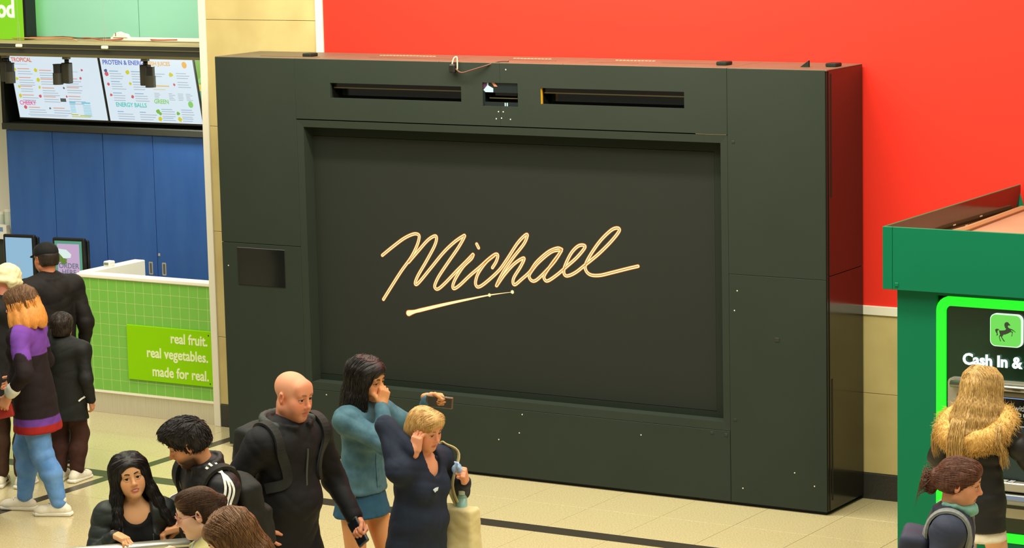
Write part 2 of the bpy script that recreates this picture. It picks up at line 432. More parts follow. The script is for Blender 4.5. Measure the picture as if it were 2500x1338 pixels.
m.box(a-.02, a-.01, .025, .17, c-.03, d+.03); m.box(b+.01, b+.02, .025, .17, c-.03, d+.03); m.build('slot_cavity', dark, vw)
m = MB(); ring_prism(m, [(a, c), (b, c), (b, d), (a, d)], [(a+.012, c+.03), (b-.004, c+.03), (b-.004, c+.098), (a+.012, c+.098)], 0.012, 0.02)
m.build('sensor_glass', glassd, vw)
MB().prism([(a+.002, c+.115), (a+.034, c+.148), (a+.034, d-.001), (a+.044, d-.001), (a+.044, c+.148), (a+.085, c+.128), (a+.085, c+.1), (a+.02, c+.1)], 0.0105, 0.0125).build('sensor_sticker', mat('pale_film', (165, 205, 205), 0.3), vw)
MB().prism([(a+.001, d-.001), (a+.033, d-.001), (a+.033, c+.149), (a+.001, c+.118)], 0.0108, 0.0125).build('sensor_sticker', mat('purple_film', (80, 42, 80), 0.3), vw)
MB().prism([(a+.07, d-.001), (a+.095, d-.001), (a+.122, c+.142), (a+.095, c+.142)], 0.0108, 0.0125).build('sensor_sticker', mat('orange_film', (205, 130, 100), 0.3), vw)
MB().box(a+.088, a+.21, 0.035, 0.09, c+.118, c+.145).build('sensor_module', dark, vw)
MB().box(a+.085, b-.03, 0.04, 0.1, c+.075, c+.102).build('sensor_module', gloss, vw)
MB().box(a+.04, b-.02, 0.03, 0.036, c+.054, c+.06).build('sensor_rail', metal_edge, vw)
for q in (0.18, 0.197): MB().box(a+q, a+q+.009, 0.0105, 0.0125, c+.002, c+.026).build('sensor_sticker', mat('pale_film', (165, 205, 205), 0.3), vw)
MB().box(slots[2][0]-.001, slots[2][0]+.004, 0.006, 0.03, slots[2][2], slots[2][3]).build('slot_edge', mat('amber_edge', (215, 160, 40), 0.4), vw)
MB().box(4.16, 4.40, 0.001, 0.02, 2.606, 2.6105).build('frame_gap', lid, vw)
# small sensor window, patches and bare screws
MB().bbox(0.148, 0.602, -0.0035, 0.012, 1.303, 1.596, 0.002).build('side_display', mat('side_glass', (20, 23, 22), 0.1, spec=0.6), vw)
for cx, cz, r in ((4.451, 2.56, .011), (4.773, 1.203, .017), (4.445, .613, .011), (4.373, .498, .013), (4.261, .503, .012)):
    MB().bbox(cx-r, cx+r, -0.0025, 0.01, cz-r*.8, cz+r*.8, 0.001).build('patch', mat('patch_black', (34, 38, 33), 0.5), vw)
m = MB()
for cx, cz in ((2.703,.497),(2.675,.357),(2.496,.291),(3.693,.436),(0.056,1.446),(4.448,1.387),(4.471,1.527),(2.63,3.021),(2.56,2.716),(2.6,2.716),(2.54,2.664),(2.585,2.67),(2.66,2.663),(0.95,.497),(1.3,.3),(4.9,.28),(4.5,.13),(5.05,.2)):
    m.box(cx-.004, cx+.004, -.0015, .001, cz-.004, cz+.004)
m.build('screw_heads', speck, vw)['kind'] = 'stuff'
cb = tag(empty('power_cable', (2.2, 0.0, HK)), 'short twisted cable with plug hanging over the top edge of the video wall', 'cable')
m = MB(); m.tube(catmull([(.02,-.03,-.045), (.08,-.045,-.07), (.16,-.03,-.05), (.27,-.012,-.018), (.35,.03,.01), (.42,.06,.012)], 6), 0.006, 6)
m.build('cord', mat('cord_brown', (92, 52, 36), 0.5), cb, True)
m = MB(); m.bbox(-.03, .02, -.05, -.008, -.075, -.01, .01); m.build('plug', mat('plug_black', (24, 24, 20), 0.4), cb)
m = MB(); m.tube(catmull([(-.01,-.03,-.015), (.0,-.02,.03), (.02,-.01,.04), (.03,-.02,.0), (.035,-.03,-.05)], 6), 0.005, 6)
m.build('tie_wire', mat('wire_cream', (220, 205, 160), 0.5), cb, True)

# ================================================================== juice counter
tile_g = mat('green_tile', (122, 188, 76), 0.3, spec=0.4, var=0.12, vscale=1.3, rgb2=(104, 178, 72))
tile_j = mat('tile_joint', (196, 214, 140), 0.6)
cwhite = mat('counter_white', (244, 240, 224), 0.35)
steel = mat('brushed_steel', (226, 220, 204), 0.3, metal=0.6, var=0.2, vscale=3, stretch=(40, 1, 1))
ct = tag(empty('juice_counter', (-1.3, 0.6, 0)), 'counter front of small green tiles with white edges beside the stone pillar', 'counter')
def L2(o): o.location = (-ct.location.x, -ct.location.y, 0); return o
L2(MB().box(-1.985, -0.612, 0.6112, 0.68, 0.19, 1.15).build('joint_backing', tile_j, ct))
cx0, cz0, tw, th = -1.972, 0.197, 0.0945, 0.0945
tm = None
for i in range(15):
    for j in range(10):
        x0 = cx0+i*tw; x1 = min(x0+tw, -0.618)
        if x1-x0 < 0.02: continue
        if tm is None or x1-x0 < tw-0.001:
            o = MB().bbox(0.002, (x1-x0)-0.002, 0, 0.012, 0.002, th-0.002, 0.0006).build('tile', tile_g, ct)
            if x1-x0 >= tw-0.001: tm = o.data
        else: o = link('tile', tm, ct)
        o.location = (x0-ct.location.x, 0.61-ct.location.y, cz0+j*th)
L2(MB().bbox(-2.0, -1.975, 0.602, 0.72, 0.19, 1.145, 0.004).build('edge_post', cwhite, ct))
L2(MB().bbox(-2.012, -0.61, 0.596, 0.72, 1.145, 1.178, 0.006).build('top_rail', cwhite, ct))
L2(MB().bbox(-2.09, -1.975, 0.722, 1.462, 0.19, 1.172, 0.006).build('return_wall', cwhite, ct))
L2(MB().box(-1.99, -0.612, 0.606, 0.622, 0.178, 0.196).build('bottom_rail', cwhite, ct))
L2(MB().bbox(-1.975, -0.61, 0.625, 0.66, 0.0, 0.178, 0.002).build('kick_plate', steel, ct))
L2(MB().cyl((-1.985, 0.63), 0.022, 0, 0.19, 16).build('foot_post', cwhite, ct))
sg = tag(empty('slogan_sign', (-1.05, 0.6, 0.55)), 'lime green acrylic sign with pale slogan lettering on the green tiles', 'sign')
MB().bbox(-0.442, 0.442, -0.008, 0.009, -0.232, 0.228, 0.003).build('board', mat('lime_acrylic', (140, 206, 4), 0.5, spec=0.12), sg)
lt = mat('sign_text', (232, 240, 190), 0.5)
for s, z in (('real fruit.', 0.105), ('real vegetables.', -0.03), ('made for real.', -0.185)):
    text('lettering', s, 0.405, -0.009, z, 0.118, lt, sg, 'RIGHT', 0.0028, 0.001, xs=0.88)
m = MB()
for x, z in ((.415, .195), (.415, -.205), (-.415, .195), (-.415, -.205)): m.cyl((x, 0), .006, -0.002, 0.002, 10)
for i in range(len(m.v)): 
    v = m.v[i]; kx = .415 if v[0] > 0 else -.415
for x, z in ((.415, .195), (.415, -.205)):
    MB().bbox(x-.006, x+.006, -.011, -.007, z-.006, z+.006, .002).build('fixing_screw', mat('dark_screw', (50, 60, 30), 0.4), sg)

# service counter further back, with order screens
sc = tag(empty('service_counter', (-3.2, 1.0, 0)), 'white topped service counter with green front behind the queue', 'counter')
MB().bbox(-1.6, 1.1, -0.05, 0.5, 0.80, 0.84, 0.005).build('worktop', cwhite, sc)
MB().box(-1.55, 1.08, 0.0, 0.45, 0.19, 0.80).build('front', tile_g, sc)
MB().box(-1.55, 1.08, 0.02, 0.45, 0.0, 0.19).build('plinth', cwhite, sc)
bez = mat('bezel_black', (18, 18, 17), 0.3, spec=0.5)
def order_screen(x, y, z, label, kind):
    e = tag(empty('order_screen', (x, y, z), math.radians(8)), label, 'screen')
    MB().bbox(-0.16, 0.16, -0.02, 0.02, 0.06, 0.56, 0.008).build('bezel', bez, e)
    MB().bbox(-0.13, 0.175, 0.02, 0.05, 0.08, 0.54, 0.008).build('rear_casing', bez, e)
    MB().bbox(-0.05, 0.05, 0.0, 0.04, 0.0, 0.08, 0.004).build('stand', bez, e)
    MB().bbox(-0.1, 0.1, -0.06, 0.08, 0.0, 0.012, 0.003).build('foot', bez, e)
    if kind == 0:
        d = MB().box(-0.135, 0.135, -0.0225, -0.019, 0.085, 0.535).build('display', emat('display_blue', (150, 196, 226), 0.85), e)
        m = MB(); ring_prism(m, rrect(-.022, .022, .288, .332, .021, 4), rrect(-.016, .016, .294, .326, .0155, 4), -.0235, -.0226); m.build('touch_ring', emat('ring_grey', (180, 190, 200), .8), d)
    else:
        d = MB().box(-0.135, 0.135, -0.0225, -0.019, 0.085, 0.535).build('display', emat('display_teal', (90, 170, 140), 0.8), e)
        MB().box(-0.11, 0.11, -0.0232, -0.0226, 0.11, 0.51).build('picture', emat('display_lilac', (208, 176, 214), 0.85), d)
        MB().prism([(-.135, .47), (-.02, .46), (.03, .42), (.02, .39), (-.05, .385)], -.0242, -.0234).build('picture', emat('display_white', (225, 245, 240), 0.9), d)
        for px, pz, r in ((-.1, .4, .055), (-.05, .36, .04), (.06, .2, .055), (.03, .14, .05), (.09, .13, .04)):
            MB().prism([(max(-.13, min(.13, px+r*(1 if k % 2 else .7)*math.cos(k*math.pi/7))), pz+r*(1 if k % 2 else .7)*math.sin(k*math.pi/7)) for k in range(14)], -.0240, -.0234).build('picture', emat('display_leaf', (110, 150, 50), 0.7), d)
        tm_ = emat('display_text', (110, 120, 140), 0.8)
        text('lettering', 'ORDER', 0, -.0245, .30, .062, tm_, d, 'CENTER', .001, .0003)
        text('lettering', 'HERE', 0, -.0245, .245, .062, tm_, d, 'CENTER', .001, .0003)
    return e
order_screen(-2.98, 1.0, 0.84, 'upright order screen with a plain pale blue display on the service counter', 0)
order_screen(-2.42, 1.0, 0.84, 'upright order screen with a lilac picture and leaves on the service counter', 1)
pt = tag(empty('card_reader', (-2.03, 1.05, 1.172)), 'small white card reader on the white wall of the counter', 'card reader')
MB().bbox(-.035, .035, -.04, .04, 0, .045, .008).build('body', cwhite, pt)
MB().box(-.024, .024, -.0415, -.039, .012, .036).build('screen', mat('reader_grey', (120, 130, 110), .3), pt)
pin = tag(empty('pin_pad', (-2.70, 0.99, 0.84)), 'white pin pad with red and black keys on a thin arm between the order screens', 'card reader')
m = MB(); m.tube(catmull([(0, .05, 0), (-.02, .05, .2), (-.02, .03, .32), (0, .0, .3)], 5), .006, 6); m.build('arm', cwhite, pin, True)
MB().bbox(-.045, .045, -.02, .01, .16, .29, .006).build('body', cwhite, pin)
m = MB(); mk = MB()
for i in range(3):
    for j in range(4): (m if (i+j) % 3 else mk).box(-.032+i*.024, -.016+i*.024, -.024, -.019, .175+j*.022, .19+j*.022)
m.build('keys', mat('key_black', (40, 40, 40), .5), pin); mk.build('keys', mat('key_red', (170, 50, 40), .5), pin)

# ================================================================== tall blue cupboards
blue = mat('blue_laminate', (44, 88, 158), 0.38, spec=0.45, var=0.55, vscale=2.2, rgb2=(60, 104, 168), stretch=(3, 1, 0.6), bump=0.03, bscale=120)
bseam = mat('blue_carcass', (20, 40, 84), 0.5)
satin = mat('satin_metal', (205, 200, 185), 0.3, metal=0.6)
def cupboard(xa, xm, xb, label, handles):
    e = tag(empty('tall_cupboard', ((xa+xb)/2, 2.2, 0)), label, 'cupboard', 'blue cupboards under the menu screens')
    ox = (xa+xb)/2
    MB().box(xa-ox+.002, xb-ox-.002, -0.185, 0.2, 0, 2.19).build('body', bseam, e)
    for a, b in ((xa, xm), (xm, xb)):
        d = MB().bbox(a-ox+.003, b-ox-.003, -0.205, -0.186, 0.1, 2.185, 0.002).build('door', blue, e)
        if handles:
            hx = (xm-ox)+(-0.075 if b == xm else 0.075)
            m = MB(); ring_prism(m, rrect(hx-.022, hx+.022, .945, 1.06, .006, 2), rrect(hx-.012, hx+.012, .957, 1.048, .004, 2), -.2085, -.204)
            m.build('handle', satin, d)
            MB().box(hx-.012, hx+.012, -.2065, -.204, .957, 1.048).build('handle_recess', mat('handle_dark', (90, 92, 90), .4), d)
            if b == xb: MB().bbox(xm-ox+.012, xm-ox+.036, -.211, -.204, 1.115, 1.14, .006).build('lock', satin, d)
    return e
cupboard(-3.979, -3.43, -2.845, 'blue cupboard without handles in view beside the white shop wall', False)
cupboard(-2.843, -2.275, -1.709, 'blue cupboard with two metal handles behind the white counter wall', True)
cupboard(-1.707, -1.15, -0.6, 'blue cupboard next to the white trim of the stone pillar', False)

# ================================================================== menu board
mgrey = mat('menu_housing_grey', (58, 60, 52), 0.5)
mblack = mat('menu_housing_black', (20, 21, 18), 0.6)
hb = tag(empty('menu_housing', (-2.3, 2.2, 2.19)), 'dark recessed housing behind the row of menu screens', 'housing')
MB().box(-1.68, 1.7, 0.12, 0.2, 0.0, 0.86).build('back_panel', mgrey, hb)
MB().bbox(-1.70, 1.7, -0.235, 0.2, 0.0, 0.06, 0.004).build('sill', mgrey, hb)
MB().box(-1.70, -1.66, -0.22, 0.2, 0.06, 0.86).build('side_panel', mblack, hb)
MB().box(-1.70, 1.7, -0.2, 0.2, 0.80, 0.86).build('top_panel', mgrey, hb)
m = MB()
for a in (-.95, -.8, -.7, .55, .68, 1.05, 1.2):
    m.tube(catmull([(a, .02, .2), (a+.03, .03, .14), (a+.1, -.02, .08), (a+.16, -.06, .065)], 5), .006, 5)
m.build('cable_tails', mblack, hb, True)
def menu(x, w_, label, fill):
    e = tag(empty('menu_screen', (x, 2.0, 2.305)), label, 'menu screen', 'menu screens over the blue cupboards')
    e.rotation_euler = (math.radians(11.2), 0, 0)
    MB().bbox(-.013, w_+.013, 0, .04, -.02, .595, .004).build('bezel', mat('menu_bezel', (40, 42, 36), .4), e)
    d = MB().box(0, w_, -.003, .002, 0, .575).build('display', emat('menu_white', (222, 238, 248), 0.92), e)
    fill(d, w_); return e
def bars(d, items, rgb, nm):
    m = MB()
    for a, b, z, h in items:
        if z > .004: m.box(a, b, -.0042, -.0031, z, z+h)
    m.build('print', emat(nm, rgb, .85), d)['kind'] = 'stuff'
def heading(d, s, x, z, size, rgb, nm):
    text('lettering', s, x, -.0045, z, size, emat(nm, rgb, .85), d, 'LEFT', .0012, .0004, xs=.95)
def blobs(d, pts, rgb, nm):
    m = MB(); R = random.Random(5)
    for x, z, r in pts:
        m.prism([(x+r*(.75+.5*R.random())*math.cos(k*math.pi/5), z+r*(.75+.5*R.random())*math.sin(k*math.pi/5)) for k in range(10)], -.0042, -.0031)
    m.build('print', emat(nm, rgb, .8), d)['kind'] = 'stuff'
def para(x, z, w_, n, rnd):
    return [(x, x+w_*(.7+.3*rnd.random()), z-k*.022, .006) for k in range(n)]
R1 = random.Random(3)
def menu_a(d, w_):
    heading(d, 'TROPICAL', .02, .525, .055, (232, 120, 84), 'menu_orange')
    heading(d, 'CHEEKY', .03, .122, .055, (238, 110, 170), 'menu_pink')
    g = []; t = []
    for c, x in enumerate((.075, .33, .62)):
        for r in range(4):
            if c == 2 and r == 0: continue
            z = .455-r*.082-(.01 if c == 1 else 0)
            t.append((x, x+.14, z, .008)); g += para(x, z-.024, .2, 2+(r+c) % 2, R1)
    for x in (.13, .42): t.append((x, x+.13, .095, .008)); g += para(x, .073, .21, 2, R1)
    g += [(.11, .58, .03, .005), (.13, .56, .018, .004), (.03, .2, .5, .004), (.64, .78, .44, .004)]
    bars(d, g, (178, 192, 204), 'menu_grey'); bars(d, t, (236, 168, 140), 'menu_peach')
    blobs(d, [(.045, .45, .014), (.29, .45, .018), (.05, .365, .016), (.3, .36, .02), (.06, .29, .014), (.3, .29, .013), (.055, .205, .018)], (226, 220, 50), 'menu_yellow')
    blobs(d, [(.29, .205, .015), (.09, .1, .017), (.83, .46, .012), (.8, .385, .013), (.6, .21, .01)], (226, 100, 110), 'menu_red')
    blobs(d, [(.585, .375, .01), (.585, .29, .01), (.38, .095, .011)], (110, 120, 120), 'menu_dark')
    bars(d, [(.52, .585, .16, .032), (.615, .87, .004, .05)], (84, 90, 90), 'menu_slate')
    bars(d, [(.62, .7, .038, .01), (.72, .85, .034, .008), (.62, .84, .022, .006)], (205, 205, 60), 'menu_lime')
    bars(d, [(.62, .69, .15, .014), (.76, .86, .148, .014)]+[(.62, .68, .135-k*.014, .005) for k in range(6)]+[(.77, .86, .13-k*.014, .005) for k in range(8)], (128, 212, 236), 'menu_cyan')
def menu_b(d, w_):
    heading(d, 'PROTEIN & ENERGY', .025, .52, .058, (96, 116, 206), 'menu_blue')
    heading(d, 'FRESH JUICES', .50, .52, .05, (246, 186, 70), 'menu_amber')
    heading(d, 'GREEN', .535, .175, .055, (140, 216, 110), 'menu_green')
    heading(d, 'ENERGY BALLS', .095, .135, .055, (90, 210, 200), 'menu_teal')
    g = []; t = []
    for r, z in enumerate((.455, .36, .255)):
        for x in (.085, .33): t.append((x, x+.1, z, .008)); g += para(x, z-.022, .16, 3, R1)
    for x in (.1, .35): t.append((x, x+.07, .085, .008)); g += para(x, .064, .19, 3, R1)
    for z in (.12, .04):
        for x in (.6, .82): t.append((x, x+.12, z, .006)); g += para(x, z-.02, .15, 3, R1)
    for z in (.45, .37): g += para(.83, z, .15, 3, R1)
    g += para(.56, .44, .15, 2, R1)
    for k in range(5):
        for x in (.55, .71, .81, .9): g.append((x, x+.04+.03*R1.random(), .265-k*.014, .005))
    bars(d, g, (178, 192, 204), 'menu_grey'); bars(d, t, (150, 190, 220), 'menu_sky')
    bars(d, [(.55, .73, .33, .01), (.55, .68, .3, .005)], (240, 200, 110), 'menu_sand')
    blobs(d, [(.05, .43, .02), (.05, .34, .014), (.06, .24, .014), (.3, .23, .016), (.79, .35, .012)], (226, 100, 110), 'menu_red')
    blobs(d, [(.045, .46, .016)], (90, 100, 150), 'menu_navy')
    blobs(d, [(.29, .45, .02), (.3, .35, .014), (.77, .44, .022), (.57, .035, .022), (.79, .035, .022)], (226, 220, 50), 'menu_yellow')
    blobs(d, [(.56, .1, .02), (.58, .085, .016), (.78, .09, .018)], (130, 200, 70), 'menu_leaf')
    for x, z, rgb, nm in ((.935, .53, (246, 186, 70), 'menu_amber'), (.935, .175, (140, 216, 110), 'menu_green')):
        MB().prism([(x+.027*math.cos(k*math.pi/9), z+.03*math.sin(k*math.pi/9)) for k in range(18)], -.0042, -.0031).build('badge', emat(nm, rgb, .85), d)
def menu_c(d, w_):
    MB().box(.0, w_, -.0042, -.0031, .0, .3).build('picture', emat('menu_teal2', (90, 190, 160), .8), d)
    MB().box(.0, w_, -.0042, -.0031, .3, .36).build('picture', emat('menu_yellow2', (236, 226, 90), .8), d)
    MB().box(.0, w_, -.0042, -.0031, .36, .575).build('picture', emat('menu_leaf2', (130, 190, 60), .8), d)
    MB().prism([(0, .4), (.25, .575), (.32, .575), (0, .36)], -.0046, -.0043).build('picture', emat('menu_green', (140, 216, 110), .85), d)
menu(-3.80, 1.03, 'tilted menu screen with an orange heading and rows of yellow fruit pictures', menu_a)
menu(-2.74, 1.03, 'tilted menu screen with blue and teal headings for energy drinks', menu_b)
menu(-1.68, 1.03, 'tilted menu screen with a green and yellow picture, mostly behind the white trim', menu_c)

# ================================================================== canopy over the shop front
cn = tag(empty('shop_canopy', (-2.6, 1.25, 2.97)), 'dark shop canopy carrying the spotlight track and loose wiring on top', 'canopy')
cdark = mat('canopy_dark', (52, 54, 46), 0.45)
cpale = mat('canopy_edge', (190, 184, 140), 0.4)
ctop = mat('canopy_top', (176, 156, 110), 0.7, var=.5, vscale=6, rgb2=(140, 118, 80))
MB().bbox(-2.4, 1.985, -0.25, 0.25, 0.052, 0.088, 0.003).build('upper_fascia', cdark, cn)
MB().box(-2.4, 1.985, -0.253, -0.24, 0.084, 0.091).build('fascia_edge', cpale, cn)
MB().box(-2.4, 1.985, -0.235, 0.25, 0.088, 0.0935).build('deck', ctop, cn)
MB().box(-2.4, 1.985, -0.23, 0.25, 0.0, 0.052).build('lower_fascia', cdark, cn)
MB().box(-2.4, 1.985, -0.236, -0.22, 0.044, 0.053).build('fascia_edge', cpale, cn)
MB().box(-2.4, 1.985, -0.10, -0.06, -0.035, 0.0).build('light_track', cpale, cn)
m = MB()
for k, (xa, xb, yy) in enumerate(((-1.95, -.9, 0.05), (-1.8, -.6, .12), (-1.2, .2, .0), (-.5, 1.2, .08), (-1.95, .4, .16))):
    P = [(xa+(xb-xa)*t/9, yy+.05*math.sin(t*1.7+k), .103+.014*abs(math.sin(t*1.3+k*2))) for t in range(10)]
    m.tube(catmull(P, 3), .006, 5, m=k % 3)
wr_ = tag(empty('loose_wiring', (-2.6, 1.25, 2.972)), 'tangle of thin red and grey wires lying on the shop canopy', 'wires')
m.build('wires', [mat('wire_red', (176, 88, 56), .5), mat('wire_grey', (96, 92, 66), .5), mat('wire_tan', (190, 150, 100), .5)], wr_, True)
bt = tag(empty('light_batten', (-1.4, 1.36, 3.068)), 'white lamp batten lying on top of the shop canopy', 'lamp')
MB().bbox(-.75, .78, -.02, .02, 0, .03, .004).build('casing', cwhite, bt)
MB().cyl((0, 0), .006, 0, .01, 8).build('end_knob', cwhite, bt).location = (-.7, 0, .03)
for x in (-.62, .58):
    m = MB(); m.prism([(x-.1, .03), (x+.06, .03), (x+.04, .055), (x-.01, .065), (x-.04, .075), (x-.08, .06)], -.03, .02); m.build('bracket', cwhite, bt)
    MB().box(x-.066, x-.058, -.032, -.029, .04, .068).build('bracket_slot', mat('slot_brown', (110, 90, 60), .6), bt)
for x, nm in ((-2.86, 'beside the green sign'), (-1.913, 'below the mint panel')):
    h = tag(empty('cable_hook', (x, 0.99, 3.04)), 'white hook block on two thin wires '+nm, 'hook', 'hooks on the canopy edge')
    m = MB(); m.bbox(-.035, .03, -.02, .005, -.014, .012, .005); m.build('block', cwhite, h)
    m = MB(); m.tube([(-.012, -.008, .01), (-.008, -.008, .2)], .0016, 4); m.tube([(.014, -.008, .01), (.008, -.008, .2)], .0016, 4); m.tube([(0, -.008, .2), (0, -.008, 1.4)], .0014, 4)
    m.build('wires', satin, h)
spotm = mat('spot_black', (50, 48, 36), 0.45)
spotm2 = mat('spot_gloss', (30, 30, 26), 0.25)
for x, nm, sgn in ((-3.19, 'over the left end of the menu with its driver box', 1), (-2.5, 'in front of the orange menu screen', -1), (-1.64, 'in front of the blue headed menu screen', 1)):
    e = tag(empty('track_spotlight', (x, 1.17, 2.935)), 'black twin track spotlight '+nm, 'spotlight', 'spotlights on the canopy track')
    MB().bbox(-.035, .03, -.022, .022, -.02, .0, .004).build('track_adapter', mat('adapter_grey', (120, 122, 110), .4), e)
    MB().cyl((0, 0), .02, -.06, -.02, 14).build('swivel', spotm2, e, True)
    MB().bbox(-.045*1-.0, .04, -.03, .03, -.225, -.05, .006).build('driver_box', spotm, e)
    m = MB(); m.cyl((sgn*.075-.0, -.035), .044, -.235, -.135, 22); m.build('lamp_head', spotm, e)
    m = MB(); m.cyl((sgn*.075, -.035), .038, -.135, -.062, 22); m.cyl((sgn*.075, -.035), .042, -.066, -.06, 22); m.build('heat_sink', spotm2, e)
# mint panel and lime sign above the canopy
mint = mat('mint_panel', (146, 206, 182), 0.35, spec=0.3)
mp = tag(empty('mint_fascia', (-1.85, 1.52, 3.06)), 'pale mint fascia panels above the shop canopy', 'fascia panel')
MB().bbox(-1.72, -0.002-.13, 0, .03, 0, 2.6, .002).build('panel', mint, mp)
MB().bbox(-.126, 1.24, 0, .03, 0, 2.6, .002).build('panel', mint, mp)
gs = tag(empty('lime_sign', (-3.48, 1.28, 3.067)), 'lit lime green sign box with white letters above the canopy', 'sign')
MB().bbox(-1.0, .425, 0, .1, 0, 1.3, .004).build('face', emat('lime_light', (142, 226, 18), 0.9), gs)
MB().box(.426, .455, -.01, .12, 0, 1.3).build('side_edge', bez, gs)
text('lettering', 'od', .325, -.002, .195, .215, emat('sign_white', (250, 255, 225), 1.1), gs, 'RIGHT', .007, .002, xs=.9)
# shelf at the far left with jars
sh = tag(empty('back_shelf', (-4.35, 2.25, 0)), 'grey back shelf unit left of the blue cupboards', 'shelf')
MB().box(-.3, .3, -.2, .15, 1.16, 1.2).build('shelf_board', cwhite, sh); MB().box(-.3, .3, -.15, .15, 0, 1.16).build('cabinet', mgrey, sh)
MB().box(-.3, .3, -.2, .15, .75, .8).build('shelf_board', steel, sh)
for x, r, h_ in ((-4.27, .045, .17), (-4.15, .05, .2)):
    j = tag(empty('storage_jar', (x, 2.18, 1.2)), ('tall' if r > .047 else 'short')+' white lidded jar on the back shelf by the blue cupboards', 'jar', 'jars on the back shelf')
    MB().cyl((0, 0), r, 0, h_, 18).build('body', mat('jar_frost', (214, 222, 206), .3), j); MB().cyl((0, 0), r*1.06, h_, h_+.03, 18).build('lid', cwhite, j)
lb = tag(empty('label_box', (-4.19, 2.06, 1.2)), 'small white box with printed label on the back shelf', 'box')
MB().bbox(-.1, .1, -.005, .05, 0, .09, .003).build('carton', cwhite, lb); MB().box(-.06, .06, -.0065, -.004, .03, .07).build('label', mat('label_blue', (120, 150, 190), .5), lb)

# ================================================================== green cash machine booth
gr = mat('booth_green', (4, 114, 78), 0.5, spec=0.2, var=.12, vscale=3, rgb2=(3, 106, 72))
atm = tag(empty('cash_machine', (7.06, -1.6, 0)), 'green cash machine booth with glowing green frame and horse emblem', 'cash machine')
HX = 0.765; HY0, HY1 = -0.07, 2.185; Z0, Z1 = 1.90, 2.281
MB().bbox(-HX+.065, HX, HY0, HY0+.02, Z0, Z1, .002).build('header_front', gr, atm)
MB().bbox(-HX, -HX+.063, HY0, HY0+.02, Z0, Z1, .002).build('header_corner', gr, atm)
wrap = mat('header_wrap', (44, 32, 20), 0.12, spec=0.6, bump=0.25, bscale=7)
MB().bbox(-HX, -HX+.012, HY0+.02, HY1, Z0, Z1, .002).build('header_side', gr, atm)
MB().bbox(HX-.012, HX, HY0+.02, HY1, Z0, Z1, .002).build('header_side', gr, atm)
MB().box(-HX+.0125, -HX+.016, HY0+.025, HY1-.01, Z1-.17, Z1-.002).build('side_lining', wrap, atm)
m = MB()
for yy in (.3, .36, .62, .7, 1.0, 1.2, 1.45): m.box(-HX+.0155, -HX+.018, yy, yy+.04, Z1-.14+.02*math.sin(yy*9), Z1-.132+.02*math.sin(yy*9))
m.build('lining_tape', mat('tape_pale', (220, 205, 170), .4), atm)['kind'] = 'stuff'
MB().bbox(-HX+.012, HX-.012, HY0+.022, HY1-.005, Z1-.20, Z1-.165, .003).build('roof', mat('roof_dust', (178, 140, 108), .55, var=.4, vscale=3, rgb2=(160, 120, 92)), atm)
m = MB(); m.tube([(-HX+.03, .2, Z1-.15), (-HX+.1, 1.0, Z1-.148), (-HX+.06, 2.1, Z1-.15)], .02, 6); m.build('roof_fold', mat('fold_tan', (186, 152, 106), .5), atm)
MB().add([(-HX+.015, HY1-.05, Z1-.16), (-HX+.05, HY1-.02, Z1-.16), (-HX+.015, HY1-.02, Z1-.05), (-HX+.015, HY1-.05, Z1-.05)], [(0,1,2,3)]).build('end_gusset', gr, atm)
m = MB(); m.bbox(-HX+.08, -HX+.105, HY0-.006, HY0+.002, Z0+.02, Z0+.045, .006); m.build('rivet', gr, atm)
BX = 0.70
# body shell around the recessed machine
MB().bbox(-BX, -0.445, 0, .03, 0, Z0+.01, .002).build('front_pier', gr, atm)
MB().bbox(0.445, BX, 0, .03, 0, Z0+.01, .002).build('front_pier', gr, atm)
MB().box(-.445, .445, 0, .03, 1.872, Z0+.01).build('front_lintel', gr, atm)
MB().box(-.445, .445, 0, .03, 0, .40).build('front_base', gr, atm)
MB().box(-BX, -BX+.02, .03, HY1-.01, 0, Z0+.01).build('side_wall', gr, atm)
MB().box(BX-.02, BX, .03, HY1-.01, 0, Z0+.01).build('side_wall', gr, atm)
neon = emat('neon_green', (24, 255, 40), 1.0)
m = MB(); ring_prism(m, rrect(-.445, .445, .40, 1.872, .09, 6), rrect(-.385, .385, .455, 1.814, .035, 6), -.006, .03); m.build('glow_frame', neon, atm)
dk = mat('booth_glass', (6, 40, 26), 0.12, spec=0.6, var=.4, vscale=3, rgb2=(8, 54, 36))
pn = MB().prism(rrect(-.388, .388, .452, 1.817, .035, 6), .012, .03).build('dark_panel', dk, atm)
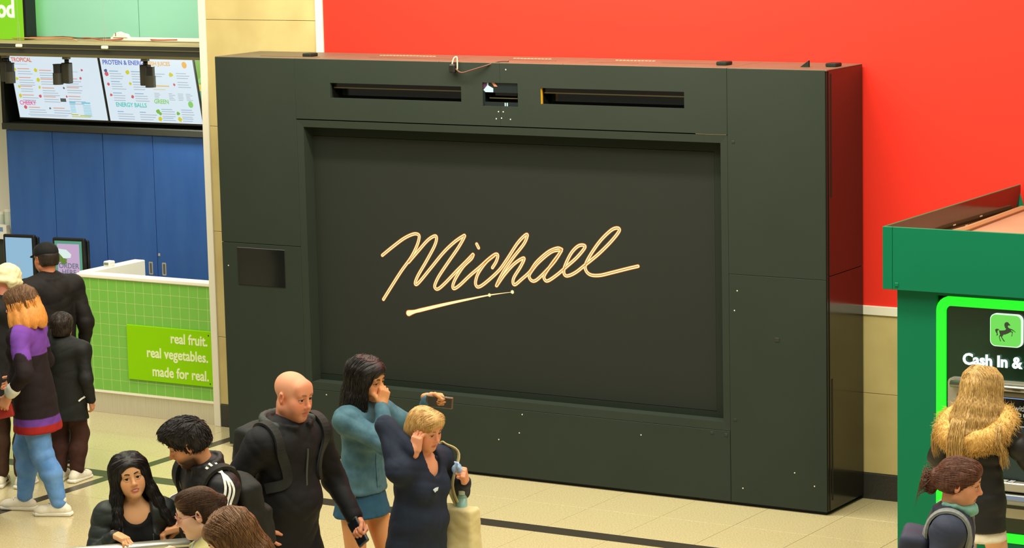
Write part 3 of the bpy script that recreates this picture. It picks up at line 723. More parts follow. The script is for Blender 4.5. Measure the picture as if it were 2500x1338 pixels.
# lit emblem
em = MB().prism(rrect(-.1, .1, 1.592, 1.788, .035, 6), -.012, .012).build('emblem_tile', emat('emblem_rim', (225, 255, 225), 1.1), atm)
MB().prism(rrect(-.096, .093, 1.597, 1.783, .033, 6), -.0135, -.0118).build('emblem_face', emat('emblem_green', (112, 226, 88), 0.95), em)
HP = [(0.559,0.766),(0.599,0.724),(0.642,0.674),(0.62,0.661),(0.577,0.671),(0.559,0.633),(0.577,0.597),(0.635,0.57),(0.686,0.56),(0.73,0.537),(0.81,0.471),(0.788,0.473),(0.708,0.521),(0.672,0.527),(0.65,0.499),(0.715,0.487),(0.711,0.44),(0.693,0.343),(0.672,0.337),(0.691,0.424),(0.688,0.468),(0.635,0.463),(0.577,0.426),(0.489,0.385),(0.431,0.375),(0.387,0.314),(0.38,0.291),(0.474,0.165),(0.438,0.164),(0.361,0.276),(0.35,0.312),(0.314,0.318),(0.307,0.288),(0.336,0.186),(0.355,0.169),(0.321,0.167),(0.285,0.302),(0.299,0.332),(0.321,0.37),(0.299,0.436),(0.288,0.502),(0.255,0.501),(0.234,0.463),(0.241,0.404),(0.255,0.36),(0.226,0.329),(0.197,0.342),(0.223,0.366),(0.212,0.402),(0.175,0.46),(0.168,0.519),(0.212,0.543),(0.263,0.538),(0.307,0.495),(0.387,0.499),(0.474,0.515),(0.511,0.557),(0.474,0.592),(0.453,0.665),(0.46,0.725),(0.504,0.764)]
MB().prism([(-.1+.2*a, 1.592+.196*b) for a, b in HP], -.0155, -.0137).build('horse_mark', mat('horse_dark', (50, 62, 50), .4), em)
glowt = emat('booth_letters', (215, 255, 232), 1.6)
text('lettering', 'Cash In & Out', 0, -.004, 1.468, .094, glowt, atm, 'CENTER', .0030, .003)
# machine module
sil = mat('machine_silver', (176, 174, 160), 0.3, metal=0.5)
md = MB().prism(rrect(-.36, .375, .56, 1.385, .03, 5), -.03, .014).build('machine_surround', sil, atm)
MB().prism(rrect(-.30, .345, .62, 1.30, .02, 4), -.033, -.0295).build('machine_face', mat('machine_dark', (42, 46, 46), .35), md)
m = MB(); m.tube([(-.33, -.055, 1.352), (.33, -.055, 1.352)], .022, 12); m.build('hood_bar', mat('hood_chrome', (150, 148, 138), .15, metal=.9), md, True)
MB().bbox(-.28, .28, -.05, -.03, 1.298, 1.328, .004).build('hood_lip', mat('hood_olive', (110, 106, 80), .4), md)
sc_ = MB().bbox(-.23, .335, -.038, -.03, 1.135, 1.295, .003).build('screen', mat('machine_screen', (14, 15, 14), .15), md)
MB().box(-.23, .335, -.0395, -.037, 1.288, 1.293).build('screen_edge', emat('edge_blue', (140, 170, 225), .8), sc_)
stx = emat('screen_text', (200, 196, 170), .8)
text('lettering', 'Free cash withdrawals', -.118, -.0395, 1.218, .048, stx, sc_, 'LEFT', .0003, .0004, xs=.92)
m = MB()
for k in range(4): ring_prism(m, rrect(-.03+k*.05, .008+k*.05, 1.182, 1.202, .004, 2), rrect(-.025+k*.05, .003+k*.05, 1.187, 1.197, .002, 2), -.0395, -.0385)
m.build('card_icons', stx, sc_)
MB().box(.13, .19, -.0395, -.0385, 1.184, 1.196).build('card_icons', emat('icon_magenta', (190, 30, 90), .8), sc_)
MB().bbox(-.23, .23, -.04, -.03, 1.045, 1.125, .003).build('control_strip', mat('strip_navy', (34, 44, 62), .3), md)
MB().box(-.23, .23, -.0415, -.039, 1.122, 1.127).build('strip_edge', mat('strip_silver', (190, 196, 205), .3), md)
MB().box(.03, .14, -.042, -.039, 1.0, 1.032).build('card_slot', emat('slot_light', (205, 222, 232), .9), md)
MB().box(-.23, .23, -.036, -.03, .80, .995).build('fascia_glass', mat('fascia_teal', (30, 52, 56), .2), md)
MB().bbox(-.24, .24, -.09, -.03, .735, .79, .006).build('keypad_shelf', sil, md)
m = MB()
for i in range(4):
    for j in range(3): m.bbox(-.09+i*.045, -.055+i*.045, -.085+j*.018, -.071+j*.018, .789, .796, .002)
m.build('keypad_keys', mat('key_steel', (120, 122, 116), .3, metal=.6), md)
MB().bbox(-.25, .25, -.11, -.03, .66, .72, .006).build('cash_tray', mat('tray_silver', (150, 150, 140), .35, metal=.4), md)
MB().box(-.2, .2, -.112, -.09, .69, .717).build('cash_slot', mat('tray_blue', (120, 140, 178), .3), md)

# ================================================================== handrail by the couple
rl = tag(empty('handrail', (3.95, -6.37, 0), math.atan2(.395, .378)), 'brushed metal handrail on posts in front of the couple', 'handrail')
rm = mat('rail_metal', (206, 206, 190), 0.28, metal=0.75)
m = MB(); m.tube([(-.75, 0, 1.092), (.92, 0, 1.092)], .034, 18, flat=.75); m.build('top_rail', rm, rl, True)
for x in (-.7, .05, .86): MB().bbox(x-.02, x+.02, -.012, .012, .0, 1.07, .004).build('post', rm, rl)
gl = mat('rail_glass', (214, 232, 222), 0.03, trans=0.95, spec=.5)
for a, b in ((-.67, .02), (.08, .83)): MB().bbox(a, b, -.006, .006, .1, 1.03, .002).build('glass_panel', gl, rl)

# ================================================================== smooth solid modeller for people, cloth and hair
V3 = lambda *a: np.array(a, float)
def unit(v): v = np.asarray(v, float); return v/(np.linalg.norm(v)+1e-12)
def rotm(yaw=0, pitch=0, roll=0):
    # columns: right(x), forward(y), up(z); yaw left +, pitch down +, roll to the right +
    y, p, r = map(math.radians, (yaw, pitch, roll))
    Rz = np.array([[math.cos(y), -math.sin(y), 0], [math.sin(y), math.cos(y), 0], [0, 0, 1]])
    Rx = np.array([[1, 0, 0], [0, math.cos(-p), -math.sin(-p)], [0, math.sin(-p), math.cos(-p)]])
    Ry = np.array([[math.cos(r), 0, math.sin(r)], [0, 1, 0], [-math.sin(r), 0, math.cos(r)]])
    return Rz @ Rx @ Ry
class Field:
    def __init__(s): s.p = []
    def cone(s, a, b, r1, r2, k=0.02, flat=None, quilt=None, sub=False):
        a = np.asarray(a, float); b = np.asarray(b, float)
        R = max(r1, r2)+(quilt[1] if quilt else 0)
        s.p.append(('c', a, b, r1, r2, k, flat, quilt, sub, np.minimum(a, b)-R, np.maximum(a, b)+R)); return s
    def chain(s, P, R, k=0.02, **kw):
        for i in range(len(P)-1): s.cone(P[i], P[i+1], R[i], R[i+1], k, **kw)
        return s
    def ell(s, c, r, R=None, k=0.02, sub=False):
        c = np.asarray(c, float); r = np.asarray(r, float) if hasattr(r, '__len__') else np.array([r]*3, float)
        R = np.eye(3) if R is None else R
        e = np.sqrt(((R*r[None, :])**2).sum(1))
        s.p.append(('e', c, r, R, None, k, None, None, sub, c-e, c+e)); return s
    def box(s, c, hsz, R=None, rnd=0.01, k=0.01, sub=False):
        c = np.asarray(c, float); hsz = np.asarray(hsz, float); R = np.eye(3) if R is None else R
        e = np.abs(R) @ hsz+rnd
        s.p.append(('b', c, hsz, R, rnd, k, None, None, sub, c-e, c+e)); return s
    def dist(s, P, pr):
        t, a, b, c, d, k, flat, quilt = pr[:8]
        if t == 'c':
            ba = b-a; Q = P-a
            if flat is not None:
                n, q = flat; dn = Q @ n
                Q = Q+(q-1)*dn[..., None]*n
                ba = ba+(q-1)*(ba @ n)*n
            L2_ = ba @ ba
            h = np.clip((Q @ ba)/(L2_+1e-12), 0, 1)
            r = c+(d-c)*h
            if quilt: r = r+quilt[1]*np.sqrt(np.abs(np.sin(np.pi*h*quilt[0])))-quilt[1]*.6
            return np.linalg.norm(Q-h[..., None]*ba, axis=-1)-r
        Q = (P-a) @ c
        if t == 'e':
            k0 = np.linalg.norm(Q/b, axis=-1); k1 = np.linalg.norm(Q/(b*b), axis=-1)
            return k0*(k0-1.0)/(k1+1e-9)
        q = np.abs(Q)-b
        return np.linalg.norm(np.maximum(q, 0), axis=-1)+np.minimum(q.max(-1), 0)-d
    def val(s, P):
        f = np.full(P.shape[:-1], 1.0)
        for pr in s.p: f = s.mix(f, s.dist(P, pr), pr[5], pr[8])
        return f
    @staticmethod
    def mix(f, d, k, sub):
        k = max(k, 1e-4)
        if sub:
            h = np.clip(0.5-0.5*(f+d)/k, 0, 1); return f*(1-h)-d*h+k*h*(1-h)
        h = np.clip(0.5+0.5*(f-d)/k, 0, 1); return f*(1-h)+d*h-k*h*(1-h)
    def axes(s, vox, fine):
        lo = np.min([p[9] for p in s.p if not p[8]], 0)-3*vox; hi = np.max([p[10] for p in s.p if not p[8]], 0)+3*vox
        ax = []
        for i in range(3):
            c = [lo[i]]
            while c[-1] < hi[i]:
                st = vox
                for (flo, fhi, fv) in fine:
                    if flo[i]-fv <= c[-1] <= fhi[i]: st = min(st, fv)
                c.append(c[-1]+st)
            ax.append(np.array(c))
        return ax
    def mesh(s, vox=0.008, fine=()):
        ax = s.axes(vox, fine); n = [len(a) for a in ax]
        f = np.full(n, 1.0, np.float32)
        for pr in s.p:
            pad = pr[5]+2.5*vox
            sl = []
            for i in range(3):
                a = np.searchsorted(ax[i], pr[9][i]-pad); b = np.searchsorted(ax[i], pr[10][i]+pad); sl.append(slice(a, b))
            if any(q.stop <= q.start for q in sl): continue
            G = np.stack(np.meshgrid(ax[0][sl[0]], ax[1][sl[1]], ax[2][sl[2]], indexing='ij'), -1)
            f[tuple(sl)] = s.mix(f[tuple(sl)], s.dist(G, pr), pr[5], pr[8])
        ins = f < 0
        cnt = np.zeros([q-1 for q in n], np.uint8)
        for i in (0, 1):
            for j in (0, 1):
                for k in (0, 1): cnt += ins[i:n[0]-1+i, j:n[1]-1+j, k:n[2]-1+k]
        act = np.argwhere((cnt > 0) & (cnt < 8))
        idx = np.full(cnt.shape, -1, np.int32); idx[act[:, 0], act[:, 1], act[:, 2]] = np.arange(len(act))
        acc = np.zeros((len(act), 3)); num = np.zeros(len(act))
        cor = [(i, j, k) for i in (0, 1) for j in (0, 1) for k in (0, 1)]
        for a in cor:
            for d in range(3):
                if a[d]: continue
                b = list(a); b[d] = 1
                ia = act+np.array(a); ib = act+np.array(b)
                fa = f[ia[:, 0], ia[:, 1], ia[:, 2]]; fb = f[ib[:, 0], ib[:, 1], ib[:, 2]]
                m = (fa < 0) != (fb < 0)
                t = np.where(m, fa/(fa-fb+1e-12), 0)
                pa = np.stack([ax[q][ia[:, q]] for q in range(3)], 1); pb = np.stack([ax[q][ib[:, q]] for q in range(3)], 1)
                acc += np.where(m[:, None], pa+(pb-pa)*t[:, None], 0); num += m
        vs = acc/num[:, None]
        fs = []
        for d in range(3):
            o = [q for q in range(3) if q != d]
            s0 = [slice(1, n[q]-1) for q in range(3)]; s1 = list(s0)
            s0[d] = slice(0, n[d]-1); s1[d] = slice(1, n[d])
            A = ins[tuple(s0)]; Bm = ins[tuple(s1)]
            e = np.argwhere(A != Bm); st = A[e[:, 0], e[:, 1], e[:, 2]]
            e = e+np.array([0 if q == d else 1 for q in range(3)])
            q4 = []
            for u_, v_ in ((0, 0), (1, 0), (1, 1), (0, 1)):
                c = e.copy(); c[:, o[0]] -= 1-u_; c[:, o[1]] -= 1-v_
                q4.append(idx[c[:, 0], c[:, 1], c[:, 2]])
            q4 = np.stack(q4, 1)
            flip = st if d != 1 else ~st
            q4[~flip] = q4[~flip][:, ::-1]
            fs.append(q4)
        return vs, np.concatenate(fs)
def vnormals(vs, fs):
    n = np.cross(vs[fs[:, 2]]-vs[fs[:, 0]], vs[fs[:, 3]]-vs[fs[:, 1]]); out = np.zeros_like(vs)
    for k in range(4): np.add.at(out, fs[:, k], n)
    return out/(np.linalg.norm(out, axis=1)[:, None]+1e-12)
def folds(vs, fs, amp, freq=38.0, seed=0, mask=None, zstretch=0.55):
    # soft creases: warped bands pushed along the normal
    R = np.random.RandomState(seed); N = vnormals(vs, fs); d = np.zeros(len(vs))
    for i in range(5):
        k = unit(R.normal(size=3)*V3(1, 1, 1/zstretch))*freq*(0.5+0.9*R.rand()); ph = R.rand()*6.28
        wv = 1.5*np.sin(vs @ (R.normal(size=3)*9)+ph)
        d += np.abs(np.sin(vs @ k+ph+wv))**0.7-0.6
    d *= amp/2.6
    if mask is not None: d *= mask(vs)
    return vs+N*d[:, None]
def np_obj(name, vs, fs, mats, parent, col=None, smooth=True, mi=None):
    me = bpy.data.meshes.new(name)
    me.vertices.add(len(vs)); me.vertices.foreach_set('co', np.asarray(vs, np.float32).ravel())
    k = fs.shape[1]
    me.loops.add(fs.size); me.loops.foreach_set('vertex_index', fs.astype(np.int32).ravel())
    me.polygons.add(len(fs)); me.polygons.foreach_set('loop_start', np.arange(0, fs.size, k, dtype=np.int32))
    me.polygons.foreach_set('use_smooth', np.full(len(fs), smooth))
    for m in (mats if isinstance(mats, (list, tuple)) else [mats]): me.materials.append(m)
    if mi is not None: me.polygons.foreach_set('material_index', mi.astype(np.int32))
    me.update(calc_edges=True); me.validate()
    if col is not None:
        a = me.attributes.new('Col', 'FLOAT_COLOR', 'POINT')
        c = np.ones((len(vs), 4), np.float32); c[:, :3] = col; a.data.foreach_set('color', c.ravel())
    return link(name, me, parent)
def cloth(name, F, material, parent, vox=0.009, amp=0.004, freq=38, seed=0, fine=(), col=None, mask=None):
    vs, fs = F.mesh(vox, fine)
    if amp: vs = folds(vs, fs, amp, freq, seed, mask)
    return np_obj(name, vs, fs, material, parent, None if col is None else col(vs))
def on_surface(F, P, off=0.002, it=6):
    P = np.array(P, float)
    for _ in range(it):
        g = np.stack([(F.val(P+e)-F.val(P-e))/0.004 for e in np.eye(3)*0.002], -1)
        g = g/(np.linalg.norm(g, axis=-1, keepdims=True)+1e-9)
        P = P-(F.val(P)-off)[:, None]*g*0.9
    return P, g
def strip(name, F, pts, wid, material, parent, off=0.006, thick=0.003, n=8, smooth=True):
    # flat band laid over a surface: straps, stripes, zips
    P, g = on_surface(F, catmull(pts, n), off); v = []; m = len(P)
    w_ = wid if hasattr(wid, '__len__') else [wid]*m
    for i in range(m):
        d = unit(P[min(i+1, m-1)]-P[max(i-1, 0)]); s = unit(np.cross(d, g[i]))*(w_[min(i, len(w_)-1)]/2); o = g[i]*thick
        v += [P[i]+s+o, P[i]-s+o, P[i]-s-o*2, P[i]+s-o*2]
    fs = []
    for i in range(m-1):
        for k in range(4): fs.append((4*i+k, 4*i+(k+1) % 4, 4*i+4+(k+1) % 4, 4*i+4+k))
    fs += [(0, 3, 2, 1), (4*m-4, 4*m-3, 4*m-2, 4*m-1)]
    return MB().add(v, fs).build(name, material, parent, False)

# ------------------------------------------------------------------ rig
class Rig:
    """joints of a standing figure in local metres: feet at z=0, facing +Y, right hand on +X"""
    def __init__(s, h, lean=0, side=0, twist=0, head=(0, 0, 0), feet=None, hipshift=(0, 0), wid=1.0, shrug=0.0, fem=False, headfwd=0.0, hsc=1.0):
        s.h = h; s.fem = fem; s.wid = wid
        u = h
        s.pel = V3(hipshift[0], hipshift[1], .525*u)
        Rb = rotm(0, lean, side); s.Rp = np.eye(3); s.Rb = Rb; s.Rt = Rb @ rotm(twist)
        sp = Rb[:, 2]
        s.waist = s.pel+sp*.09*u; s.chest = s.pel+sp*.20*u; s.neck = s.pel+sp*.305*u
        X = s.Rt[:, 0]; Y = s.Rt[:, 1]
        sw = (.098 if fem else .112)*u*wid
        s.sh = {1: s.neck+X*sw-sp*(.022-shrug)*u, -1: s.neck-X*sw-sp*(.022-shrug)*u}
        s.Rh = s.Rt @ rotm(*head)
        s.hs = .131*u/.225*hsc
        s.hc = s.neck+sp*.045*u+Y*(.008+headfwd)*u + s.Rh[:, 2]*.068*u
        s.hip = {1: s.pel+V3(.052*u, 0, -.01*u), -1: s.pel+V3(-.052*u, 0, -.01*u)}
        s.el = {}; s.wr = {}; s.kn = {}; s.an = {}; s.ft = {}; s.hand = {}
        feet = feet or {}
        for k in (1, -1):
            fx, fy, fz, fyaw = feet.get(k, (.055*u*k, 0.0, 0.0, -k*8))
            s.an[k] = V3(fx, fy, .048*u+fz); s.ft[k] = rotm(fyaw)[:, 1]
            s.kn[k] = s.ik(s.hip[k], s.an[k], .245*u, .235*u, s.ft[k]*1.0+V3(0.1*k, 0, 0))
            s.arm(k, s.sh[k]+V3(.035*u*k, .01*u, -.305*u), V3(.3*k, -1, 0))
    def ik(s, a, b, l1, l2, pole):
        d = b-a; L = np.linalg.norm(d); L_ = min(L, (l1+l2)*.998); dn = d/(L+1e-9)
        x = (l1*l1-l2*l2+L_*L_)/(2*L_); hgt = math.sqrt(max(l1*l1-x*x, 0))
        p = np.asarray(pole, float); p = p-dn*(p @ dn); p = unit(p)
        return a+dn*x+p*hgt
    def arm(s, k, wrist, pole, hdir=None, palm=None, pose='relaxed'):
        u = s.h; a = s.sh[k]; w_ = np.asarray(wrist, float); d = w_-a; L = np.linalg.norm(d); mx = (.172+.15)*u
        if L > mx*.995: w_ = a+d/L*mx*.995
        s.wr[k] = w_; s.el[k] = s.ik(a, w_, .172*u, .15*u, pole)
        hd = unit(w_-s.el[k]) if hdir is None else unit(hdir)
        pm = unit(np.cross(hd, V3(0, 1, 0))*(-k)) if palm is None else unit(palm)
        pm = unit(pm-hd*(pm @ hd))
        s.hand[k] = (hd, pm, pose)
    def armrel(s, k, off, pole, hdir=None, palm=None, pose='relaxed'):
        # offset from the shoulder in the torso frame: right, forward, up
        f = lambda v: None if v is None else s.Rt @ np.asarray(v, float)
        s.arm(k, s.sh[k]+s.Rt @ np.asarray(off, float), s.Rt @ np.asarray(pole, float), f(hdir), f(palm), pose)
    def H(s, p): return s.hc+s.Rh @ (np.asarray(p, float)*s.hs)       # head space to local
    def Hinv(s, P): return ((P-s.hc) @ s.Rh)/s.hs
CURL = {'relaxed': (22, 30, 18), 'grip': (60, 75, 45), 'fist': (80, 95, 60), 'flat': (6, 8, 5), 'rest': (28, 38, 22), 'cup': (38, 45, 30)}
def hand_field(F, r, k, slim=1.0):
    u = r.h/1.7; hd, pm, pose = r.hand[k]; w_ = r.wr[k]; th = unit(np.cross(pm, hd))*(-1 if k > 0 else 1)
    # thumb side: +th
    side = th if (pose and True) else th
    F.cone(w_-hd*.02*u, w_+hd*.02*u, .024*u*slim, .025*u*slim, .02, (pm, 1.35))
    c0 = w_+hd*.05*u
    F.box(c0, V3(.030, .034, .008)*u*slim, np.stack([side, hd, pm], 1), .008*u, .015)
    a1, a2, a3 = CURL[pose]
    tips = []
    for i, (o, ln) in enumerate(((.030, .92), (.0105, 1.0), (-.0095, .95), (-.028, .74))):
        p = w_+hd*(.088-.004*abs(i-1))*u+side*o*u*slim
        sp = side*(.10*(1.2-i*.8))
        ang = 0; q = p
        for seg, (da, L) in enumerate(((a1, .042), (a2, .026), (a3, .021))):
            ang += math.radians(da*(1+.12*i))
            dd = unit(hd*math.cos(ang)+pm*math.sin(ang)+sp*math.cos(ang))
            q2 = q+dd*L*ln*u
            F.cone(q-dd*.004, q2, (.0092-.0007*seg)*u*slim, (.0086-.0009*seg)*u*slim, .004); q = q2
        tips.append((q, dd))
    tb = w_+hd*.022*u+side*.022*u+pm*.006*u
    t1 = tb+unit(hd*.55+side*.62+pm*.45)*.040*u
    t2 = t1+unit(hd*.85+side*(.25 if pose in ('flat', 'relaxed') else -.15)+pm*.5)*.030*u
    t3 = t2+unit(hd*.9+side*(.05 if pose in ('flat', 'relaxed') else -.35)+pm*.5)*.024*u
    F.chain([tb, t1, t2, t3], [.016*u, .012*u, .0102*u, .0085*u], .008)
    return tips
def head_field(F, r, jaw=1.0, fat=0.0, neck=1.0, nose=1.0):
    s = r.hs; H = r.H; R = r.Rh
    def E(c, rad, k, sub=False): F.ell(H(c), V3(*rad)*s, R, k*s, sub)
    def C(a, b, r1, r2, k, sub=False, **kw): F.cone(H(a), H(b), r1*s, r2*s, k*s, sub=sub, **kw)
    F.cone(H((0, -.022, -.05)), r.neck-r.Rb[:, 2]*.03, .050*s*neck, .056*s*neck, .02)
    E((0, -.013, .036), (.073, .093, .0775), .02)
    E((0, .024, -.025), (.060+fat*.5, .062, .082), .03)
    for q in (1, -1):
        C((.048*q*jaw, -.004, -.058), (.014*q, .058, -.094), .021+fat*.4, .017+fat*.3, .03)
        E((.040*q, .050, -.020), (.024, .022, .021), .025)
        E((.034*q, .056, -.050), (.020+fat, .022, .022+fat), .03)
    E((0, .066, -.096), (.019, .016, .015), .02)
    C((-.036, .071, .024), (.036, .071, .024), .013, .013, .02)
    E((0, .062, .055), (.052, .022, .032), .03)
    for q in (1, -1): E((.031*q, .097, .003), (.021, .020, .0145), .014, True)
    C((0, .080, .016), (0, .099*nose, -.026), .0085, .0105, .012)
    E((0, .102*nose, -.031), (.0125, .0125, .0105), .008)
    for q in (1, -1): E((.0115*q, .091, -.036), (.0080, .0105, .0075), .006)
    E((0, .083, -.052), (.018, .010, .012), .014)
    C((-.017, .080, -.0605), (.017, .080, -.0605), .0085, .0085, .006, flat=(R[:, 2], 1.35))
    E((0, .0865, -.0605), (.010, .0055, .0050), .005)
    E((0, .0838, -.0730), (.0190, .0090, .0074), .006)
    for q in (1, -1): C((0, .0915, -.0668), (.024*q, .0845, -.0640), .0022, .0020, .003, True)
    for q in (1, -1):       # eyelids
        F.chain([H((.016*q, .0755, .004)), H((.024*q, .0838, .0108)), H((.035*q, .0840, .0110)), H((.046*q, .0735, .004))], [.0036*s]*4, .003)
        F.chain([H((.016*q, .0755, .002)), H((.025*q, .0810, -.0066)), H((.036*q, .0805, -.0068)), H((.046*q, .0735, .002))], [.0036*s]*4, .004)
        Re = R @ rotm(0, 0, 0)
        F.ell(H((.0755*q, -.012, -.006)), V3(.0085, .019, .031)*s, R @ rotm(-18*q, 0, 8*q), .006*s)
        F.ell(H((.083*q, -.006, -.002)), V3(.006, .009, .017)*s, R @ rotm(-18*q), .004*s, True)
def torso_field(F, r, infl=0.0, bust=0.0, belly=0.0, k=0.05, low=True, quilt=None, wd=1.0):
    u = r.h; Y = r.Rt[:, 1]; Yb = r.Rb[:, 1]; sp = r.Rb[:, 2]; wd = wd*r.wid
    cw = (.080 if r.fem else .088)*wd; ww = (.068 if r.fem else .082)*wd
    F.cone(r.waist+sp*.02*u, r.chest+sp*.045*u, ww*u+infl, cw*u+infl, k, (Y, 1.42), quilt)
    F.cone(r.pel, r.waist+sp*.03*u, (.088 if r.fem else .084)*wd*u+infl, ww*u+infl, k, (Yb, 1.38), quilt and (max(2, quilt[0]*.6), quilt[1]))
    F.cone(r.sh[1]-r.Rt[:, 0]*.012*u, r.sh[-1]+r.Rt[:, 0]*.012*u, .040*u+infl*.9, .040*u+infl*.9, k)
    F.cone(r.neck+sp*.02*u, r.chest+sp*.07*u, .034*u+infl*.6, .062*u+infl, k, (Y, 1.2))
    if low: F.ell(r.pel-V3(0, .012*u, .015*u), V3(.092*wd*u+infl, .070*u+infl, .065*u+infl), None, k)
    if bust:
        for q in (1, -1): F.ell(r.chest+r.Rt @ V3(.042*q*u, .050*u, .005*u), V3(.040, .036, .040)*u*bust+infl, None, .05)
    if belly: F.ell(r.waist+r.Rb @ V3(0, .025*u, 0), V3(.075*wd*u+infl, .05*u+belly+infl, .075*u), None, .07)
def arm_field(F, r, k, infl=0.0, upto=0.97, start=0.0, quilt=None, cuff=0.0, k_=0.03, thick=1.0):
    u = r.h*thick; a, e, w_ = r.sh[k], r.el[k], r.wr[k]
    F.cone(a, e, .034*u+infl, .0265*u+infl, k_, None, quilt)
    end = e+(w_-e)*upto
    F.cone(e, end, .0265*u+infl, (.0185*u+infl*.7)+cuff, k_, None, quilt)
def leg_field(F, r, k, infl=0.0, upto=1.0, k_=0.03, thick=1.0, flare=0.0, skip=False):
    u = r.h; h_, n, a = r.hip[k], r.kn[k], r.an[k]
    F.cone(h_+V3(0, 0, .01*u), n, .054*u*thick+infl, .036*u*thick+infl, k_)
    e = n+(a-n)*upto
    mid = n+(a-n)*.35-r.ft[k]*.012*u
    F.cone(n, mid, .036*u*thick+infl, .035*u*thick+infl+flare*.3, k_); F.cone(mid, e, .035*u*thick+infl+flare*.3, .024*u*thick+infl+flare, k_)
def coarsen(vs, fs, col, keep, cell):
    """merge vertices outside the detailed zones (hands, head) so the covered body stays light"""
    k = np.zeros(len(vs), bool)
    for lo, hi, _ in keep: k |= ((vs > lo-.004) & (vs < hi+.004)).all(1)
    key = np.floor(vs/cell).astype(np.int64)+5000; code = (key[:, 0]*20000+key[:, 1])*20000+key[:, 2]
    code[k] = -1-np.arange(k.sum())
    _, inv = np.unique(code, return_inverse=True); n = inv.max()+1
    cnt = np.bincount(inv, minlength=n)[:, None]
    nv = np.stack([np.bincount(inv, vs[:, i], n) for i in range(3)], 1)/cnt
    nc = np.stack([np.bincount(inv, col[:, i], n) for i in range(3)], 1)/cnt
    t = np.concatenate([fs[:, [0, 1, 2]], fs[:, [0, 2, 3]]]); t = inv[t]
    ok = (t[:, 0] != t[:, 1]) & (t[:, 1] != t[:, 2]) & (t[:, 0] != t[:, 2]); t = t[ok]
    _, first = np.unique(np.sort(t, 1), axis=0, return_index=True)
    return nv, t[np.sort(first)], nc
def skin_body(r, parent, tone, vox=0.012, head_vox=0.0042, hand_vox=0.0042, lips=(196, 96, 84), blush=None, beard=None, bald=None,
              arms=(1, -1), legs=True, jaw=1.0, fat=0.0, neck=1.0, nose=1.0, hands=True, slim=1.0, face=True):
    F = Field(); torso_field(F, r, -.012, low=True)
    for k in (1, -1):
        arm_field(F, r, k, -.004); leg_field(F, r, k, -.006)
        a = r.an[k]; F.cone(a, a+r.ft[k]*.10*r.h/1.7-V3(0, 0, .045), .028, .022, .03); 
    fine = []; tips = []
    for k in (1, -1):
        if hands:
            t = hand_field(F, r, k, slim); tips.append(t)
            c = r.wr[k]+r.hand[k][0]*.09; fine.append((c-.11, c+.11, hand_vox))
    head_field(F, r, jaw, fat, neck, nose)
    fine.append((r.hc-.125*r.hs/1, r.hc+.125*r.hs, head_vox))
    vs, fs = F.mesh(vox, fine)
    q = r.Hinv(vs)
    base = np.array(lin(tone)[:3]); col = np.tile(base, (len(vs), 1))
    inh = (np.abs(q[:, 0]) < .085) & (np.abs(q[:, 2]) < .13) & (np.abs(q[:, 1]) < .13)
    def blend(mask, rgb, a): 
        w_ = (mask*a)[:, None]; col[:] = col*(1-w_)+np.array(lin(rgb)[:3])*w_
    bl = blush or tuple(int(c*f) for c, f in zip(tone, (1.0, .82, .80)))
    for sx in (1, -1):
        blend(np.exp(-(((q[:, 0]-sx*.042)/.022)**2+((q[:, 2]+.03)/.022)**2))*(q[:, 1] > .03)*inh, bl, .5)
        blend(np.exp(-(((q[:, 0]-sx*.078)/.014)**2+((q[:, 2]+.006)/.03)**2+((q[:, 1]+.012)/.025)**2)), bl, .55)
    blend(np.exp(-((q[:, 0]/.016)**2+((q[:, 2]+.032)/.014)**2))*(q[:, 1] > .085)*inh, bl, .45)
    if beard:
        zb = q[:, 2]; m = (zb < -.035) & (zb > -.125) & (q[:, 1] > -.03) & inh
        edge = np.clip((-.035-zb)/.03, 0, 1)*np.clip((q[:, 1]+.03)/.03, 0, 1)
        ch = np.clip(((np.abs(q[:, 0])-.018)/.018), 0, 1); low = np.clip((-.072-zb)/.012, 0, 1)
        must = np.exp(-(((zb+.049)/.007)**2))*(np.abs(q[:, 0]) < .032)*(q[:, 1] > .06)
        blend(np.clip(np.maximum(edge*np.maximum(ch, low), must), 0, 1)*m, beard[0], beard[1])
    lm = np.clip(1.25-(np.abs(q[:, 0])/.024)**2-((q[:, 2]+.0662)/.0125)**2, 0, 1)*(q[:, 1] > .070)*inh
    blend(np.clip(lm*1.6, 0, 1), lips, .85)
    if bald: blend(np.clip((q[:, 2]-.0+q[:, 1]*-.15)/.03, 0, 1)*inh*(q[:, 1] < .05), bald, .35)
    vs, fs, col = coarsen(vs, fs, col, fine, .0135)
    m = mat('skin_%d_%d_%d' % tuple(tone), tone, 0.5, spec=0.35, attr=True, sss=0.12, bump=0.05, bscale=220)
    o = np_obj('body', vs, fs, m, parent, col)
    return o, tips
